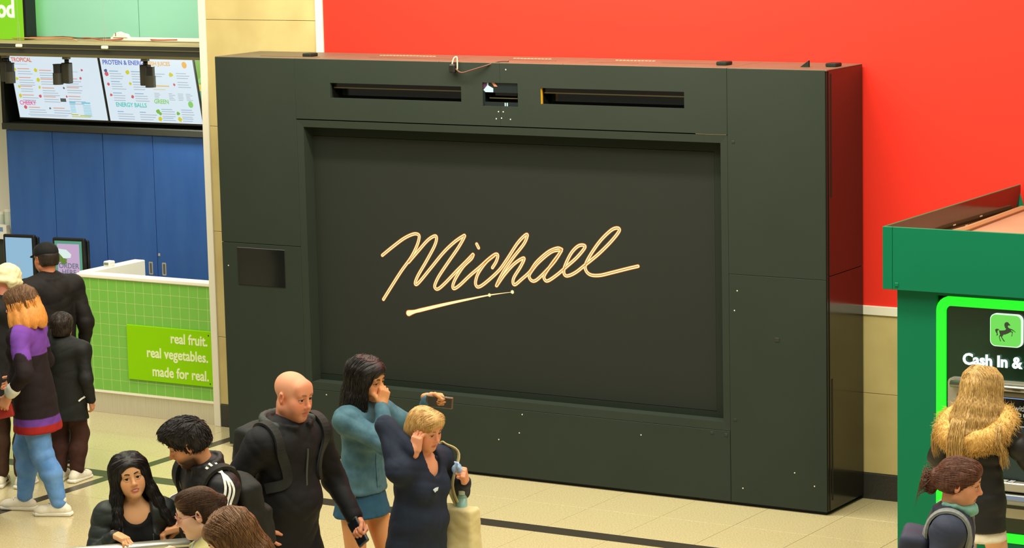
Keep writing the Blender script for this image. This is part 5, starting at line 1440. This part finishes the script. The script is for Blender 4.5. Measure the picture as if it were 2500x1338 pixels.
w6 = Who('woman in a teal denim jacket and blue skirt pointing with her phone', 4.0, -3.93, -93)
r = Rig(1.665, lean=4, twist=0, head=(4, 8, 4), fem=True, feet={1: (.07, -.10, .0, -6), -1: (-.07, .16, 0, 6)}, hsc=1.04)
r.arm(-1, w6.loc((4.31, -3.67, 1.43)), w6.dirl((.1, .5, -1)), hdir=w6.dirl((.85, .45, -.12)), palm=w6.dirl((.3, -.8, -.4)), pose='grip')
r.arm(1, r.H((.04, .135, -.105)), w6.dirl((.2, -.6, -1)), hdir=V3(-.35, .05, .9), palm=V3(-.4, -.9, .1), pose='cup')
skin_body(r, w6.e, (214, 150, 98), lips=(176, 90, 76), head_vox=.0045, hand_vox=.0045, neck=.86, slim=.92, vox=.009)
eye_parts(r, w6.e, brow=(24, 16, 14), iris=(28, 16, 10), look=(-10, 4))
long_hair(r, w6.e, hair_mat('hair_darkblack', (14, 12, 11), (36, 29, 25), .4), L=.20, part=.0, hairline=.040, vol=.010, thick=.018, flare=.01, fwd=.02, back=.01, n=300, seed=31, phis=(60, 74, 90, 106, 122, 140, 158, 178))
dn = fabric('denim_teal', (64, 100, 116), (90, 128, 140), .75, .7, 16, .3, 260)
F = top_field(r, .022, .015, (1, -1), .93, bust=.6, hemw=.02, arminfl=.013); collar(F, r, .064, -.012, .034, .012, 30, .14)
jo = cloth('denim_jacket', F, dn, w6.e, .008, .007, 34, 41)
strip('button_band', F, [r.chest+r.Rt @ V3(0, .2, z) for z in (.10, .0, -.1, -.2, -.3)], .03, dn, jo, .003, .002)
F = skirt_field(r, .06, .455, .004, .025)
cloth('skirt', F, fabric('skirt_blue', (36, 78, 104), (48, 92, 118), .7, .5, 14), w6.e, .01, .006, 40, 3)
for k in (1, -1): shoe(r, k, w6.e, black_shoe, black_shoe)
held_phone(w6, r, -1, 'brown cased phone held out by the woman in teal denim', (96, 72, 50))

w7 = Who('blonde woman in a navy sweatshirt and white trousers with hands raised', 4.80, -4.56, -96)
r = Rig(1.57, lean=5, side=0, twist=2, head=(-4, 14, 6), fem=True, wid=1.22, feet={1: (.08, -.18, .02, -4), -1: (-.08, .20, 0, 4)}, hsc=1.05)
r.arm(1, r.H((.118, .050, -.09)), w7.dirl((-1.0, -.5, -.55)), hdir=V3(-.12, .12, 1), palm=V3(-1, .1, .1), pose='relaxed')
r.arm(-1, r.sh[-1]+r.Rt @ V3(-.01, .165, -.10), V3(-.7, .1, -1), hdir=V3(.55, .35, .65), palm=V3(.45, -.85, .1), pose='fist')
skin_body(r, w7.e, (228, 158, 120), lips=(196, 108, 96), head_vox=.0045, hand_vox=.0042, neck=1.0, fat=.006)
eye_parts(r, w7.e, brow=(150, 112, 72), iris=(60, 70, 76), look=(-6, 10))
hmy = hair_mat('hair_blonde', (190, 146, 84), (222, 184, 118), .45)
F = Field(); scalp_field(F, r, .013, hairline=.048, low=-.075, k=.012); F.ell(r.H((0, -.055, -.035)), V3(.078, .062, .06)*r.hs, r.Rh, .03); F.ell(r.H((0, .055, .088)), V3(.062, .040, .026)*r.hs, r.Rh, .025)
hv = cloth('hair', F, hmy, w7.e, .0065, .004, 70, 6)
flow_hair(hv, F, 1300, .09, .0018, hmy, r, down_flow(.015), 50, .048)
nv = fabric('sweat_navy', (32, 40, 56), (44, 54, 72), .8, .4, 10)
F = top_field(r, .018, -.085, (1, -1), .93, bust=.95, belly=.03, hemw=.03, arminfl=.010); 
Fs = Field(); Fs.p = list(F.p)
F.ell(r.neck+r.Rt @ V3(0, .09, .015), V3(.060, .085, .105), r.Rt, .012, True)
jo = cloth('sweatshirt', F, nv, w7.e, .008, .008, 30, 17)
Fc = Field(); collar(Fc, r, .066, -.012, .028, .010, 42, .22); cloth('collar', Fc, nv, jo, .007, .002, 40, 2)
P0 = r.chest+r.Rt @ V3(.055, .22, .045)
for j in range(4):
    strip('chest_logo', Fs, [P0+r.Rt @ V3(-.03+.004*j, 0, .010-.007*j), P0+r.Rt @ V3(0, 0, .014-.008*j), P0+r.Rt @ V3(.034-.006*j, 0, .004-.008*j)], .005, mat('logo_pale', (206, 222, 226), .5), jo, .012, .001, 3)
wt = fabric('trousers_white', (232, 226, 206), (214, 206, 184), .8, .4, 14)
trousers(r, w7.e, wt, .012, 1.02, .02, seed=9)
for k in (1, -1): shoe(r, k, w7.e, white_shoe, white_sole)
# cream tote bag on her far shoulder
cr = fabric('canvas_cream', (228, 214, 160), (206, 190, 130), .8, .5, 12)
c = V3(r.pel[0]-.245, r.pel[1]+.05, .80)
tb = frame_empty('tote_bag', w7, c, 'cream canvas tote bag hanging beside the blonde woman', 'bag')
B_ = Field(); B_.box(V3(0, 0, 0), V3(.035, .15, .17), rotm(4, 0, 3), .02, .02); B_.ell(V3(0, .0, -.08), V3(.075, .15, .10), None, .06)
cloth('bag_body', B_, cr, tb, .01, .008, 28, 6)
for dy in (-.07, .07):
    m = MB(); P = [V3(0, dy, .17), V3(.05, dy*.8, .32), r.sh[-1]-c+V3(-.05, dy*.7+.04, .02), r.sh[-1]-c+V3(-.01, dy*.5, .075), r.sh[-1]-c+V3(.0, -.02+dy*.4, .07), V3(.03, dy*.8-.06, .34), V3(0, dy-.02, .17)]
    m.tube(catmull(P, 6), .014, 6, flat=.35); m.build('bag_handle', cr, tb, True)
cp = frame_empty('teal_bottle', w7, c+V3(-.005, .075, .17), 'pale teal bottle sticking out of the cream tote bag', 'bottle')
m = MB(); m.cyl((0, 0), .03, -.10, .07, 16); m.cyl((0, 0), .03, .07, .09, 16, .016); m.build('bottle_body', mat('bottle_teal', (150, 196, 180), .3), cp, True)
m = MB(); m.cyl((0, 0), .018, .088, .115, 16); m.build('bottle_cap', mat('bottle_cap', (215, 226, 214), .4), cp)
hd, pm, _ = r.hand[-1]; c = r.wr[-1]+hd*.07+pm*.035
nk = frame_empty('tissue', w7, c, 'pale blue tissue in the raised hand of the blonde woman', 'tissue')
F2 = Field(); F2.ell(V3(0, 0, .02), V3(.010, .030, .034), rotm(20, 20, 0), .008); F2.ell(V3(.01, .015, .04), V3(.026, .008, .022), rotm(50, 0, 30), .006); F2.ell(V3(-.01, -.012, .045), V3(.008, .022, .02), rotm(-20, 20, 30), .006)
cloth('paper', F2, mat('tissue_blue', (160, 190, 226), .8), nk, .006, .006, 80, 3)

# ================================================================== at the cash machine
w8 = Who('woman with long blonde hair and fur trimmed hood at the cash machine', 7.22, -2.47, -4)
r = Rig(1.59, lean=4, twist=-4, head=(4, 10, 0), fem=True, hsc=1.06, feet={1: (.10, .0, 0, -10), -1: (-.08, .03, 0, 8)})
r.armrel(1, (.16, .28, -.33), (1, -.6, -.5), hdir=(.1, 1, -.1), palm=(0, 0, -1), pose='rest')
r.armrel(-1, (-.02, .26, -.30), (-1, -.5, -.5), hdir=(.3, .9, 0), palm=(.5, 0, -1), pose='rest')
skin_body(r, w8.e, (232, 178, 140), head_vox=.0055, hand_vox=.005, vox=.009)
eye_parts(r, w8.e, brow=(150, 112, 72), iris=(60, 70, 76))
pf = fabric('puffer_black', (24, 24, 22), (38, 38, 34), .5, .4, 9, .2, 300, spec=.4)
F = top_field(r, .028, -.085, (1, -1), .93, quilt=(3, .010), armq=(3, .010), hemw=.012, arminfl=.018)
jo = cloth('puffer_jacket', F, pf, w8.e, .0085, .004, 30, 7)
m = MB(); m.tube([r.pel+V3(.155, -.02, -.08), r.pel+V3(.157, -.02, -.12)], .004, 6); m.build('zip_pull', black_shoe, jo)
cs = fabric('skirt_cream', (236, 228, 204), (218, 206, 176), .85, .5, 30)
cloth('skirt', skirt_field(r, .0, .405, .006, .02), cs, w8.e, .01, .004, 40, 2)
for k in (1, -1): shoe(r, k, w8.e, white_shoe, white_sole)
Fu = Field(); n = 16; ring = []
for i in range(n+1):
    a = math.radians(60+i*(420-120)/n+0)       # from front right round the back to front left
    ring.append(r.neck+r.Rt @ V3(.165*math.cos(a), -.025+.125*math.sin(a), -.045+.075*math.sin(a)))
ring = [r.neck+r.Rt @ V3(.172*math.sin(t), -.03-.135*math.cos(t), -.022-.080*math.cos(t)) for t in np.linspace(-2.55, 2.55, 19)]
Fu.chain(ring, [.054]*19, .03)
Fh = Field(); Fh.ell(r.neck+r.Rt @ V3(0, -.07, -.06), V3(.11, .06, .08), r.Rt, .03); cloth('hood', Fh, pf, jo, .01, .006, 30, 3)
fm = hair_mat('fur_gold', (206, 158, 76), (232, 194, 116), .7)
hb_ = cloth('fur_trim', Fu, fm, jo, .009, .006, 60, 3)
fur(hb_, Fu, 5200, .034, .0014, fm, 4, .75)
hmz = hair_mat('hair_goldblonde', (150, 112, 58), (224, 186, 112), .42)
long_hair(r, w8.e, hmz, L=.30, part=.0, hairline=.040, vol=.011, thick=.022, flare=.065, fwd=.0, back=.07, n=620, seed=61, jit=.006, r0=.0022, phis=(62, 76, 90, 105, 120, 135, 150, 165, 179))
m = MB()
strands(m, [[r.neck+r.Rt @ V3(x, -.20, .02), r.neck+r.Rt @ V3(x*1.05, -.235, -.08), r.neck+r.Rt @ V3(x*1.1, -.235, -.18), r.neck+r.Rt @ V3(x*1.0, -.215, -.28-.05*math.cos(x*40))] for x in (-.06, -.02, .03)], 90, .0028, .008, 5, 4)
strands(m, [[r.neck+r.Rt @ V3(x, -.12, .0), r.neck+r.Rt @ V3(x*1.1, -.15, -.08), r.neck+r.Rt @ V3(x*1.2, -.12, -.16), r.neck+r.Rt @ V3(x*1.25, -.10, -.25)] for x in (.17, .20)], 50, .0028, .008, 6, 4)
strands(m, [[r.neck+r.Rt @ V3(x, -.10, .0), r.neck+r.Rt @ V3(x*1.1, -.13, -.08), r.neck+r.Rt @ V3(x*1.15, -.12, -.16), r.neck+r.Rt @ V3(x*1.1, -.10, -.24)] for x in (-.17, -.20)], 50, .0028, .008, 7, 4)
m.build('loose_locks', hmz, w8.e, True)['kind'] = 'stuff'

w9 = Who('woman with brown hair in a bun and teal face mask under her chin', 7.945, -4.745, -72)
r = Rig(1.625, lean=6, head=(2, 6, 4), fem=True, hsc=1.06, feet={1: (.08, -.2, .02, -4), -1: (-.08, .2, 0, 4)})
skin_body(r, w9.e, (232, 166, 126), lips=(196, 112, 98), head_vox=.0042, hand_vox=.006, nose=1.01)
eye_parts(r, w9.e, brow=(90, 60, 44), iris=(60, 46, 34), look=(0, 4))
hmr = hair_mat('hair_redbrown', (78, 42, 28), (128, 76, 50), .45)
F = Field(); scalp_field(F, r, .009, hairline=.056, low=-.050, k=.008)
F.ell(r.H((0, -.118, .0)), V3(.040, .034, .042)*r.hs, r.Rh, .012); F.ell(r.H((0, -.125, -.05)), V3(.030, .026, .04)*r.hs, r.Rh, .02)
hv = cloth('hair', F, hmr, w9.e, .006, .003, 90, 3)
flow_hair(hv, F, 1200, .10, .0016, hmr, r, lambda q: np.stack([-q[:, 0]*2, -np.ones(len(q)), -.1-q[:, 2]*2*(q[:, 1] < 0)], 1), 8, .056, jit=.05)
m = MB()
R_ = np.random.RandomState(2)
for i in range(110):
    p = V3(R_.normal()*.02, -.14, -.02+R_.normal()*.03); m.tube([r.H(p), r.H(p+V3(R_.normal()*.02, -.03, R_.normal()*.02)), r.H(p+V3(R_.normal()*.03, -.045, -.03+R_.normal()*.03))], [.0016, .0014, .0006], 4)
m.build('bun_wisps', hmr, hv, True)['kind'] = 'stuff'
m = MB(); m.tube([r.H((.026*math.cos(a), -.098, .012+.030*math.sin(a))) for a in np.linspace(0, 2*math.pi, 17)], .011, 7, cap=False); m.build('scrunchie', fabric('scrunchie_cream', (226, 214, 194), (196, 180, 160), .9), hv, True)
Fm = Field(); Fm.ell(r.H((0, .060, -.120)), V3(.056, .054, .036)*r.hs, r.Rh, .01); Fm.chain([r.H(p) for p in ((.05, .04, -.112), (.064, .0, -.105), (.05, -.05, -.11))], [.012]*3, .01); Fm.chain([r.H(p) for p in ((-.05, .04, -.112), (-.064, .0, -.105), (-.05, -.05, -.11))], [.012]*3, .01)
cloth('face_mask', Fm, fabric('mask_teal', (132, 190, 172), (160, 208, 190), .8), w9.e, .006, .005, 70, 3)
nj = fabric('jacket_slate', (52, 58, 76), (70, 78, 96), .65, .5, 10)
F = top_field(r, .026, -.12, (1, -1), .95, hemw=.01, arminfl=.014); collar(F, r, .068, -.014, .045, .014, 30, .12)
Ft = top_field(r, .028, -.12, ())
for k in (1, -1): Ft.cone(r.sh[k], r.sh[k]+(r.el[k]-r.sh[k])*.2, .060, .055, .03)
jo = cloth('jacket', F, nj, w9.e, .009, .008, 30, 19)
c = r.chest+r.Rt @ V3(0, -.155, -.11); Rl = r.Rt
b9 = frame_empty('rucksack', w9, c, 'grey strapped rucksack on the woman with the teal mask', 'rucksack')
gs9 = fabric('strap_grey', (136, 142, 140), (168, 172, 168), .7)
B_ = Field(); B_.box(V3(0, 0, 0), V3(.11, .04, .17), Rl, .03, .02); B_.ell(Rl @ V3(0, -.04, -.05), V3(.11, .06, .12), Rl, .03)
cloth('bag_body', B_, nj, b9, .01, .006, 26, 8)
for k in (1, -1):
    P = [c+Rl @ V3(.085*k, .05, .17), r.sh[k]+Rl @ V3(-.035*k, -.02, .08), r.sh[k]+Rl @ V3(-.03*k, .10, .0), r.chest+Rl @ V3(.105*k, .13, -.03), r.chest+Rl @ V3(.155*k, .04, -.10)]
    s_ = strip('shoulder_strap', Ft, P, .05, gs9, b9, .013, .004, 10); s_.data.transform(Matrix.Translation(-Vector(c)))
s_ = strip('chest_strap', Ft, [r.chest+Rl @ V3(x, .18, .02) for x in (-.09, -.04, .04, .09)], .022, gs9, b9, .018, .003, 5); s_.data.transform(Matrix.Translation(-Vector(c)))
trousers(r, w9.e, blackfab, seed=12)
for k in (1, -1): shoe(r, k, w9.e, black_shoe, white_sole)

# ================================================================== queue by the juice counter
w10 = Who('woman with orange tipped hair in a purple and black top and blue jeans', .12, -2.37, 112)
r = Rig(1.60, lean=4, head=(-6, 10, 0), fem=True, wid=1.16, feet={1: (.09, .14, 0, -4), -1: (-.06, -.17, .0, 2)}, hsc=1.08)
r.armrel(-1, (-.07, .10, -.395), (-.7, -1, -.1), hdir=(.05, .5, -.85), pose='cup')
r.armrel(1, (.05, .20, -.36), (.7, -1, -.1), pose='relaxed')
skin_body(r, w10.e, (226, 162, 122), head_vox=.0055, hand_vox=.0055, vox=.012)
eye_parts(r, w10.e, brow=(100, 70, 44), iris=(60, 46, 34))
hmo = hair_mat('hair_ombre', (92, 62, 34), (120, 84, 46), .45)
hmo2 = hair_mat('hair_orange', (206, 132, 52), (226, 156, 76), .45)
long_hair(r, w10.e, hmo, L=.10, part=0, hairline=.040, vol=.010, thick=.020, flare=.015, n=260, seed=71, phis=(62, 84, 106, 130, 155, 178), vox=.008)
F = Field(); m = MB()
for q in (1, -1):
    G = [[p+unit(V3(p[0]-r.hc[0], p[1]-r.hc[1], 0))*.010 for p in g[3:]] for g in hair_guides(r, q, .125, vol=.016, flare=.02, phis=(66, 90, 115, 140, 165, 179))]
    for g in G: F.chain(g, [.014, .022, .025, .024, .016], .03)
    strands(m, [[p+unit(V3(p[0]-r.hc[0], p[1]-r.hc[1], 0))*.016 for p in g] for g in G], 170, .0028, .005, 80+q, 4)
o = cloth('hair_ends', F, hmo2, w10.e, .008, .002, 70, 2); m.build('hair_strands', hmo2, o, True)['kind'] = 'stuff'
def topcol(vs):
    pu, bk, rd = (np.array(lin(c)[:3]) for c in ((112, 66, 158), (34, 26, 28), (150, 34, 30)))
    out = np.tile(bk, (len(vs), 1)); z = vs[:, 2]
    sho = (z > 1.16) & (np.abs(vs[:, 0]) < .30); out[sho] = pu
    out[(z > 1.16) & (vs[:, 1] > .06)] = bk
    out[z < .715] = pu*.8; out[z < .665] = rd
    return out
F = top_field(r, .028, -.145, (1, -1), .66, hemw=.035, bust=.6, belly=.02, arminfl=.016)
cm = mat('cloth_colorblock', (60, 40, 60), .8, spec=.2, attr=True, bump=.25, bscale=400)
jo = cloth('long_top', F, cm, w10.e, .0085, .007, 30, 21, col=topcol)
Fc = Field()
for k in (1, -1):
    d = r.wr[k]-r.el[k]; Fc = Field(); Fc.cone(r.el[k]+d*.66, r.el[k]+d*.80, .050, .046, .01); cloth('cuff', Fc, fabric('cuff_white', (226, 226, 214), (196, 200, 190), .8), jo, .008, .003, 50, 2)
jn = fabric('denim_light', (86, 136, 200), (120, 166, 220), .75, .6, 12, .3, 300)
trousers(r, w10.e, jn, .010, 1.16, 0, .93, seed=5, vox=.009)
for k in (1, -1): shoe(r, k, w10.e, white_shoe, white_sole, 1.05, .03, laces=mat('lace_cream', (240, 236, 220), .6))
hd, pm, _ = r.hand[-1]; c = r.wr[-1]+hd*.10+pm*.045
pz = frame_empty('purse', w10, c, 'small red purse in the hand of the woman in purple', 'purse')
F2 = Field(); F2.box(V3(0, .02, -.03), V3(.012, .07, .035), rotm(10, 10, 0), .012, .01); cloth('purse_body', F2, fabric('purse_red', (176, 56, 50), (150, 40, 40), .5), pz, .007, .002, 40, 2)
m = MB(); m.tube([V3(0, -.045, .012), V3(0, .09, .0)], .004, 6); m.build('purse_zip', zipm, pz)

w11 = Who('child in a black jacket and brown trousers between the purple top and the counter', -.37, -1.49, 14)
r = Rig(1.23, head=(10, 6, 0), hsc=1.22, wid=1.2)
skin_body(r, w11.e, (206, 140, 100), head_vox=.006, hand_vox=.006)
eye_parts(r, w11.e)
F = Field(); scalp_field(F, r, .016, hairline=.045, low=-.075); F.ell(r.H((0, -.05, .06)), V3(.08, .08, .075)*r.hs, r.Rh, .03)
hv = cloth('hair', F, hair_mat('hair_darkbrown', (28, 20, 16), (52, 38, 28)), w11.e, .007, .006, 70, 2)
flow_hair(hv, F, 900, .045, .0022, MATS['hair_darkbrown'], r, down_flow(0, .5, .07), 3, .045, jit=.2)
F = top_field(r, .034, -.14, (1, -1), .96, hemw=.02, arminfl=.015); collar(F, r, .085, -.02, .05, .018, 20, .1)
jo = cloth('jacket', F, fabric('jacket_kid', (22, 24, 22), (36, 38, 36), .6, .5, 9), w11.e, .0085, .008, 28, 23)
Fc = Field(); collar(Fc, r, .066, .01, .035, .010, 20, .0); cloth('scarf', Fc, fabric('scarf_orange', (190, 92, 40), (160, 70, 30)), w11.e, .007, .002)
strip('cuff_mark', F, [r.pel+V3(.16, -.08, -.02), r.pel+V3(.18, -.05, .0), r.pel+V3(.19, -.01, .02)], .012, wh, jo, .004, .001, 3)
trousers(r, w11.e, fabric('trousers_brown', (60, 34, 28), (78, 48, 38), .8), .014, 1.1, .006, .86, seed=6)
for k in (1, -1): shoe(r, k, w11.e, white_shoe, white_sole, 1.25, laces=mat('lace_dark', (110, 100, 84), .6))

w12 = Who('man in a black cap and black jacket standing at the order screens', -.86, -1.05, 62)
r = Rig(1.685, head=(10, 8, 0), hsc=1.05, wid=1.08)
r.armrel(-1, (-.02, .24, -.30), (-.8, -.8, -.3), pose='rest')
skin_body(r, w12.e, (214, 140, 100), head_vox=.006, hand_vox=.006)
eye_parts(r, w12.e)
F = Field(); F.ell(r.H((0, -.014, .045)), V3(.086, .105, .080)*r.hs, r.Rh, .02); F.box(r.H((0, 0, -.07)), V3(.2, .2, .095), r.Rh, .004, .01, True)
co = cloth('cap', F, fabric('cap_black', (20, 20, 20), (34, 34, 34), .8), w12.e, .007, .002, 60, 2)
F2 = Field(); F2.ell(r.H((0, .105, .028)), V3(.066, .062, .009)*r.hs, r.Rh @ rotm(0, 12, 0), .008); cloth('cap_peak', F2, fabric('cap_black', (20, 20, 20)), co, .006, 0)
F = Field(); scalp_field(F, r, .006, hairline=.05, low=-.06); cloth('hair', F, hair_mat('hair_darkbrown', (28, 20, 16), (52, 38, 28)), w12.e, .007, .002, 90, 2)
F = top_field(r, .030, -.12, (1, -1), .95, hemw=.01, arminfl=.013); collar(F, r, .076, -.016, .045, .015, 25, .1)
cloth('jacket', F, fabric('jacket_jet', (22, 19, 17), (36, 32, 28), .7, .5, 9), w12.e, .0095, .009, 26, 25)
trousers(r, w12.e, blackfab, seed=16)
for k in (1, -1): shoe(r, k, w12.e, black_shoe, black_shoe)

w13 = Who('person in a cream knitted hat and black hooded jacket at the counter', -.63, -1.83, 20)
r = Rig(1.62, lean=5, head=(-14, 10, 6), hsc=1.08, wid=1.05)
skin_body(r, w13.e, (226, 150, 126), head_vox=.006, hand_vox=.006)
eye_parts(r, w13.e)
F = Field(); F.ell(r.H((0, -.012, .055)), V3(.092, .108, .085)*r.hs, r.Rh, .02); F.chain([r.H((.088*math.cos(a), -.012+.104*math.sin(a), .012)) for a in np.linspace(0, 2*math.pi, 15)], [.020]*15, .012)
F.ell(r.H((.07, -.05, .01)), V3(.03, .04, .05)*r.hs, r.Rh, .02)
cloth('knitted_hat', F, fabric('knit_cream', (238, 228, 184), (214, 200, 146), .95, .6, 40, .6, 120), w13.e, .007, .006, 90, 2)
F = top_field(r, .032, -.11, (1, -1), .95, hemw=.01, arminfl=.015); collar(F, r, .082, -.02, .04, .02, 30, .1); F.ell(r.neck+V3(0, -.09, -.01), V3(.12, .07, .08), None, .04)
cloth('jacket', F, fabric('jacket_hood', (24, 23, 22), (38, 37, 35), .7, .5, 9), w13.e, .0095, .009, 26, 27)
trousers(r, w13.e, fabric('trousers_umber', (66, 44, 32), (84, 60, 44), .85), .016, 1.05, .01, .88, seed=26)
for k in (1, -1):
    so = shoe(r, k, w13.e, white_shoe, white_sole)
    m = MB(); a = r.an[k]; x = unit(np.cross(r.ft[k], V3(0, 0, 1)))
    for j in range(3):
        for q in (1, -1): m.tube([V3(a[0], a[1], .03)+r.ft[k]*(.03+.024*j)+x*q*.042, V3(a[0], a[1], .065)+r.ft[k]*(.012+.024*j)+x*q*.034], .005, 5)
    m.build('shoe_stripe', black_shoe, so)

w14 = Who('person in wide black trousers and white shoes at the edge of the queue', .065, -2.93, 150)
r = Rig(1.68, head=(0, 5, 0), feet={1: (.09, -.05, 0, -6), -1: (-.09, .12, 0, 6)})
skin_body(r, w14.e, (222, 160, 124), head_vox=.008, hand_vox=.008)
eye_parts(r, w14.e)
F = Field(); scalp_field(F, r, .012, hairline=.05, low=-.06); cloth('hair', F, hair_mat('hair_darkbrown', (28, 20, 16), (52, 38, 28)), w14.e, .008, .003, 90, 2)
F = top_field(r, .028, -.12, (1, -1), .95, hemw=.01, arminfl=.015); collar(F, r, .072, -.016, .045, .014, 25, .1)
cloth('jacket', F, bl5, w14.e, .01, .008, 28, 29)
trousers(r, w14.e, fabric('trousers_wideblack', (16, 16, 16), (26, 26, 26)), .024, 1.1, .045, .90, seed=36)
for k in (1, -1): shoe(r, k, w14.e, white_shoe, white_sole)
